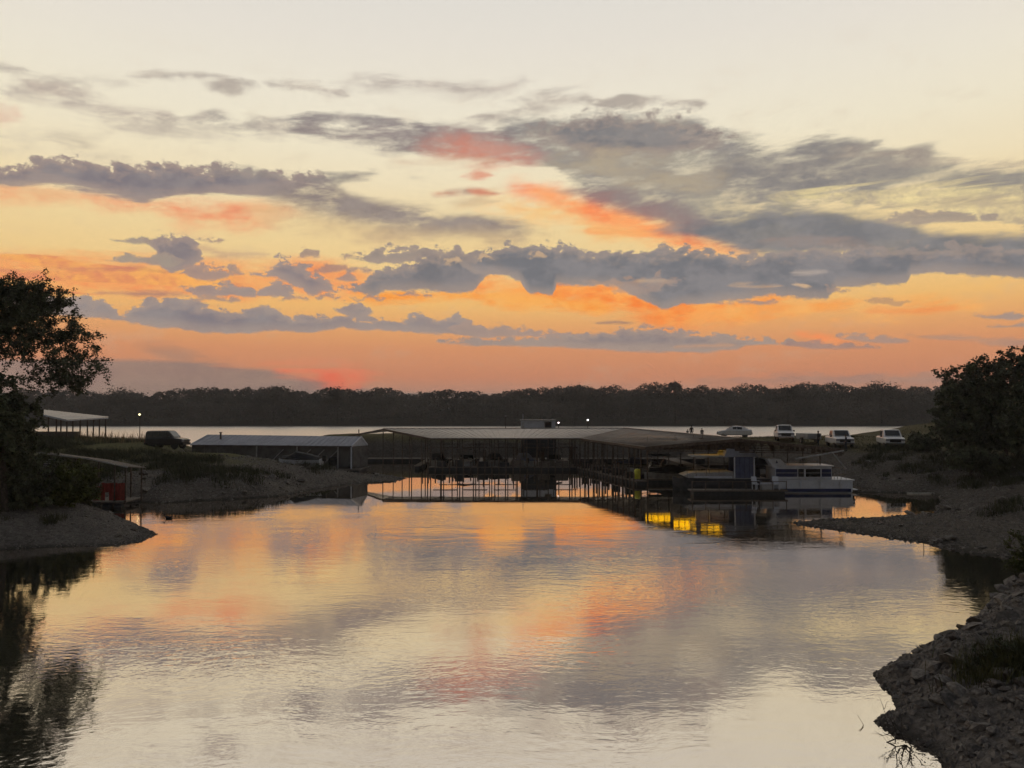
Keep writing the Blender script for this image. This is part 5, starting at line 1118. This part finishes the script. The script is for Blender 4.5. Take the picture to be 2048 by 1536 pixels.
# things on the dock
def chair(lab, loc, rz):
    t = thing('deck_chair', lab, 'chair', loc, rz, 'white chairs on the pontoon dock')
    obj('seat', MB().box(-.25, .25, -.25, .25, .38, .43), WHITE, t, bevel=.02); obj('backrest', MB().loft([[(-.26,-.25,.42),(-.26,.25,.42),(-.21,.25,.42),(-.21,-.25,.42)], [(-.38,-.22,.95),(-.38,.22,.95),(-.34,.22,.95),(-.34,-.22,.95)]]), WHITE, t, bevel=.02)
    for a in (-.22, .22):
        for b in (-.22, .22): obj('leg', MB().bar((a, b, 0), (a, b, .39), .05), WHITE, t)
        obj('armrest', MB().bar((-.28, a*1.15, .65), (.24, a*1.15, .62), .06, .03).bar((.2, a*1.15, .42), (.2, a*1.15, .62), .04), WHITE, t)
def dz(px, Y): return dep(px, 960, Y).x
chair('white plastic chair on the pontoon dock right beside the blue canvas wall', (dz(1513, 59.9), 59.9, .42), R(-70))
chair('white plastic chair on the pontoon dock nearest the white houseboat', (dz(1552, 59.9), 59.9, .42), R(-100))
ck = thing('cooler_box', 'pale cooler box between the two white chairs on the pontoon dock', 'cooler', (dz(1532, 59.8), 59.8, .42), R(4))
obj('box', MB().box(-.42, .42, -.24, .24, 0, .42), GREYP, ck, bevel=.04); obj('lid', MB().box(-.44, .44, -.26, .26, .425, .52), WHITE, ck, bevel=.03)
for s in (-1, 1): obj('handle', MB().bar((s*.45, -.1, .3), (s*.45, .1, .3), .03), GREYP, ck)
yb = thing('yellow_drum', 'yellow-green plastic drum standing on the dock under the near corner of the right roof', 'drum', (dz(1275, 66.3), 64.4, .42))
obj('drum', MB().tube([(0,0,0),(0,0,.04),(0,0,.35),(0,0,.38),(0,0,.72),(0,0,.84),(0,0,.88)], [.25,.28,.28,.30,.28,.22,.10], 14), YELLOW, yb, smooth=True); obj('cap', MB().tube([(.08,0,.86),(.08,0,.93)], .05, 8), PLAST, yb)
yb.location = (dep(1275, 950, 69.1).x, 69.1, .42)

# ------------------------------------------------------------------ people
SKIN = mat('skin', (.22, .13, .09), .6, 0, .1, 5); HAIR = mat('dark_hair', (.015, .012, .01), .7, 0, .2, 9)
def person(lab, loc, rz, shirt, trous, h=1.72, stride=.12, arm=.18, group=None):
    t = thing('person', lab, 'person', loc, rz, group); k = h/1.72
    J_ = {'pel':(0,0,.93),'wst':(0,0,1.08),'chs':(.01,0,1.30),'nck':(.01,0,1.45),'hd0':(.02,0,1.53),'hd1':(.03,0,1.62),'hd2':(.02,0,1.70)}
    R_ = {'pel':.145,'wst':.13,'chs':.15,'nck':.055,'hd0':.07,'hd1':.095,'hd2':.07}
    ed = [('pel','wst'),('wst','chs'),('chs','nck'),('nck','hd0'),('hd0','hd1'),('hd1','hd2')]
    for s, n in ((-1,'l'),(1,'r')):
        st = stride*s
        for nm, p, r in (('sh',(.0,s*.19,1.38),.07),('el',(-.03+arm*.3*s,s*.25,1.10),.05),('wr',(.05+arm*s,s*.25,.87),.036),('ha',(.07+arm*s,s*.245,.77),.042),
                         ('hp',(.0,s*.10,.88),.10),('kn',(.03+st*.6,s*.11,.50),.07),('an',(-.02+st,s*.12,.09),.045),('to',(.14+st,s*.13,.04),.04)):
            J_[nm+n] = p; R_[nm+n] = r
        ed += [('chs','sh'+n),('sh'+n,'el'+n),('el'+n,'wr'+n),('wr'+n,'ha'+n),('pel','hp'+n),('hp'+n,'kn'+n),('kn'+n,'an'+n),('an'+n,'to'+n)]
    names = list(J_); me = bpy.data.meshes.new('person_body'); me.from_pydata([tuple(c*k for c in J_[n]) for n in names], [(names.index(a), names.index(b)) for a, b in ed], [])
    o = bpy.data.objects.new('tmp', me); COL.objects.link(o); o.modifiers.new('s', 'SKIN'); sd = o.modifiers.new('d', 'SUBSURF'); sd.levels = 1; sd.render_levels = 1
    for i, n in enumerate(names): me.skin_vertices[0].data[i].radius = (R_[n]*k*.95, R_[n]*k*.95)
    me.skin_vertices[0].data[0].use_root = True
    dg = bpy.context.evaluated_depsgraph_get(); dg.update(); m2 = bpy.data.meshes.new_from_object(o.evaluated_get(dg)); bpy.data.objects.remove(o)
    m2.materials.clear()
    for q in (SKIN, shirt, trous, PLAST): m2.materials.append(q)
    for p in m2.polygons:
        z = p.center.z/k; p.material_index = 3 if z < .09 else 2 if z < .95 and abs(p.center.y) < .2*k else 1 if z < 1.44 and not (z < 1.05 and abs(p.center.y) > .2*k) else 0; p.use_smooth = True
    m2.name = 'body'; link('body', m2, t)
    obj('hair', MB().ball((0, 0, 1.665*k), .098*k, 1.05, .95, .75, 8, 5), HAIR, t, smooth=True)
    return t
NAVYS = mat('dark_shirt', (.03, .03, .04), .9, 0, .2, 9); JEAN = mat('dark_jeans', (.025, .03, .045), .9, 0, .2, 9); TEE = mat('grey_shirt', (.10, .10, .10), .9, 0, .2, 9)
person('person in dark clothes standing left of the middle pickup, by the trailer', stand(C, 1637, 889, 88), R(200), NAVYS, JEAN)
person('person in dark clothes standing at the front corner of the middle pickup', stand(C, 1692, 898, 82), R(170), NAVYS, JEAN, 1.75)
for px, Y, lab, h, sh_ in ((1383, 114, 'tallest of the three people standing together beyond the marina roof', 1.75, NAVYS), (1375, 115, 'short person, perhaps a child, beside the taller one beyond the marina roof', 1.15, TEE),
                           (1404, 115, 'person standing apart at the right of the group beyond the marina roof', 1.55, NAVYS)):
    person(lab, D.p(dep(px, 862, Y).x, Y), R(80), sh_, JEAN, h)

# ------------------------------------------------------------------ small things on and by the water
dp = on(337, 1037); dk_ = thing('duck', 'small dark duck swimming just right of the gravel point', 'duck', dp, R(190))
obj('body', MB().loft([[(x, r*math.cos(a), z+r*.7*math.sin(a)) for a in np.linspace(0, 2*math.pi, 9)[:-1]] for x, r, z in ((-.24,.02,.12),(-.15,.09,.07),(0,.13,.05),(.12,.10,.06),(.17,.055,.12),(.18,.045,.20),(.20,.055,.25),(.25,.04,.25),(.28,.015,.24))]), DARKC, dk_, smooth=True)
obj('bill', MB().loft([[(.27,-.02,.245),(.27,.02,.245),(.27,.02,.23),(.27,-.02,.23)], [(.35,-.018,.23),(.35,.018,.23),(.35,.018,.225),(.35,-.018,.225)]]), STRAW, dk_)
def stick(lab, px, py, H, lean, r=.02):
    p = on(px, py); tag(obj('stick', MB().tube([p+Vector((0,0,-.3)), p+Vector((lean*.4,0,H*.5)), p+Vector((lean,0,H))], [r, r*.8, r*.5], 5), BARK), lab, 'stick')
stick('thin upright stick in the water off the tip of the gravel bar', 1582, 1052, .7, .03)
stick('thin stick standing in the water below the gravel bar, near the dark reflections', 1848, 1098, .35, -.03)
pp = on(1842, 986.5, .05); tag(obj('plank', MB().box(-1.05, 1.05, -.09, .09, .0, .07), WOOD, None, loc=(pp.x, pp.y, .02)), 'pale plank lying at the waterline on the right shore, right of the white houseboat', 'plank')
bpy.data.objects['plank'].data.materials[0] = mat('pale_wood', (.42, .40, .36), .8, 0, .15, 3)
# bent reed, snag and dead twigs at the rocky bank
def ppt(px, py, z): return on(px, py, z)
q = [ppt(1716, 1472, -.02), ppt(1727, 1450, .02), ppt(1715, 1430, .16)]
tag(obj('bent_reed', MB().tube(q, [.008, .007, .004], 4), STRAW), 'single bent reed standing in the water off the rocky bank', 'reed')
tag(obj('thin_stem', MB().tube([E.hit(1851, 1309), ppt(1841, 1297, .35), ppt(1829, 1286, .6)], [.008, .006, .003], 4), STRAW), 'thin dry stem leaning out from the upper edge of the rocky bank', 'stem')
sn = MB(); b0 = on(1812, 1478, .06); rs = np.random.RandomState(8)
def br(p, d, L, r, lv):
    pts = [p]; dd = Vector(d)
    for i in range(4): dd = (dd + Vector(rs.normal(size=3)*.22)).normalized(); pts.append(pts[-1] + dd*L/4)
    sn.tube(pts, [r*(1-.18*i) for i in range(5)], 4)
    if lv:
        for _ in range(3): i = rs.randint(1, 5); br(pts[i], (dd + Vector(rs.normal(size=3)*.7)), L*.55, r*.55, lv-1)
for d in ((-1, -.15, .10), (-.8, -.7, .05), (-.4, -1, .02), (-.9, -.4, .25), (-.1, -.9, .08)): br(b0, Vector(d).normalized(), rs.uniform(.5, .85), .018, 2)
sg = tag(obj('dead_branch', sn, BARK), 'dead forked branch lying in the water at the foot of the rocky bank', 'branch')
lf = [on(1820+18*rs.normal(), 1500+14*rs.normal(), .03+.05*rs.uniform()) for _ in range(60)]
link('dry_leaves', leaf_mesh('dry_leaves', [list(p) for p in lf], 0, .045, BARK, .6, 5), sg)

# ------------------------------------------------------------------ evening haze over the lake
hz = MB().box(-1250, 1250, -320, 1450, -2.6, 26)
hm = bpy.data.materials.new('haze'); hm.use_nodes = True; hm.node_tree.nodes.clear(); ht = NT(hm.node_tree)
pv_ = ht.n('ShaderNodeVolumePrincipled'); pv_.inputs['Color'].default_value = (.9, .88, .88, 1); pv_.inputs['Density'].default_value = .00042; pv_.inputs['Anisotropy'].default_value = 0.0
ho = ht.n('ShaderNodeOutputMaterial'); hm.node_tree.links.new(pv_.outputs[0], ho.inputs['Volume'])
kind(obj('haze', hz, hm), 'stuff')
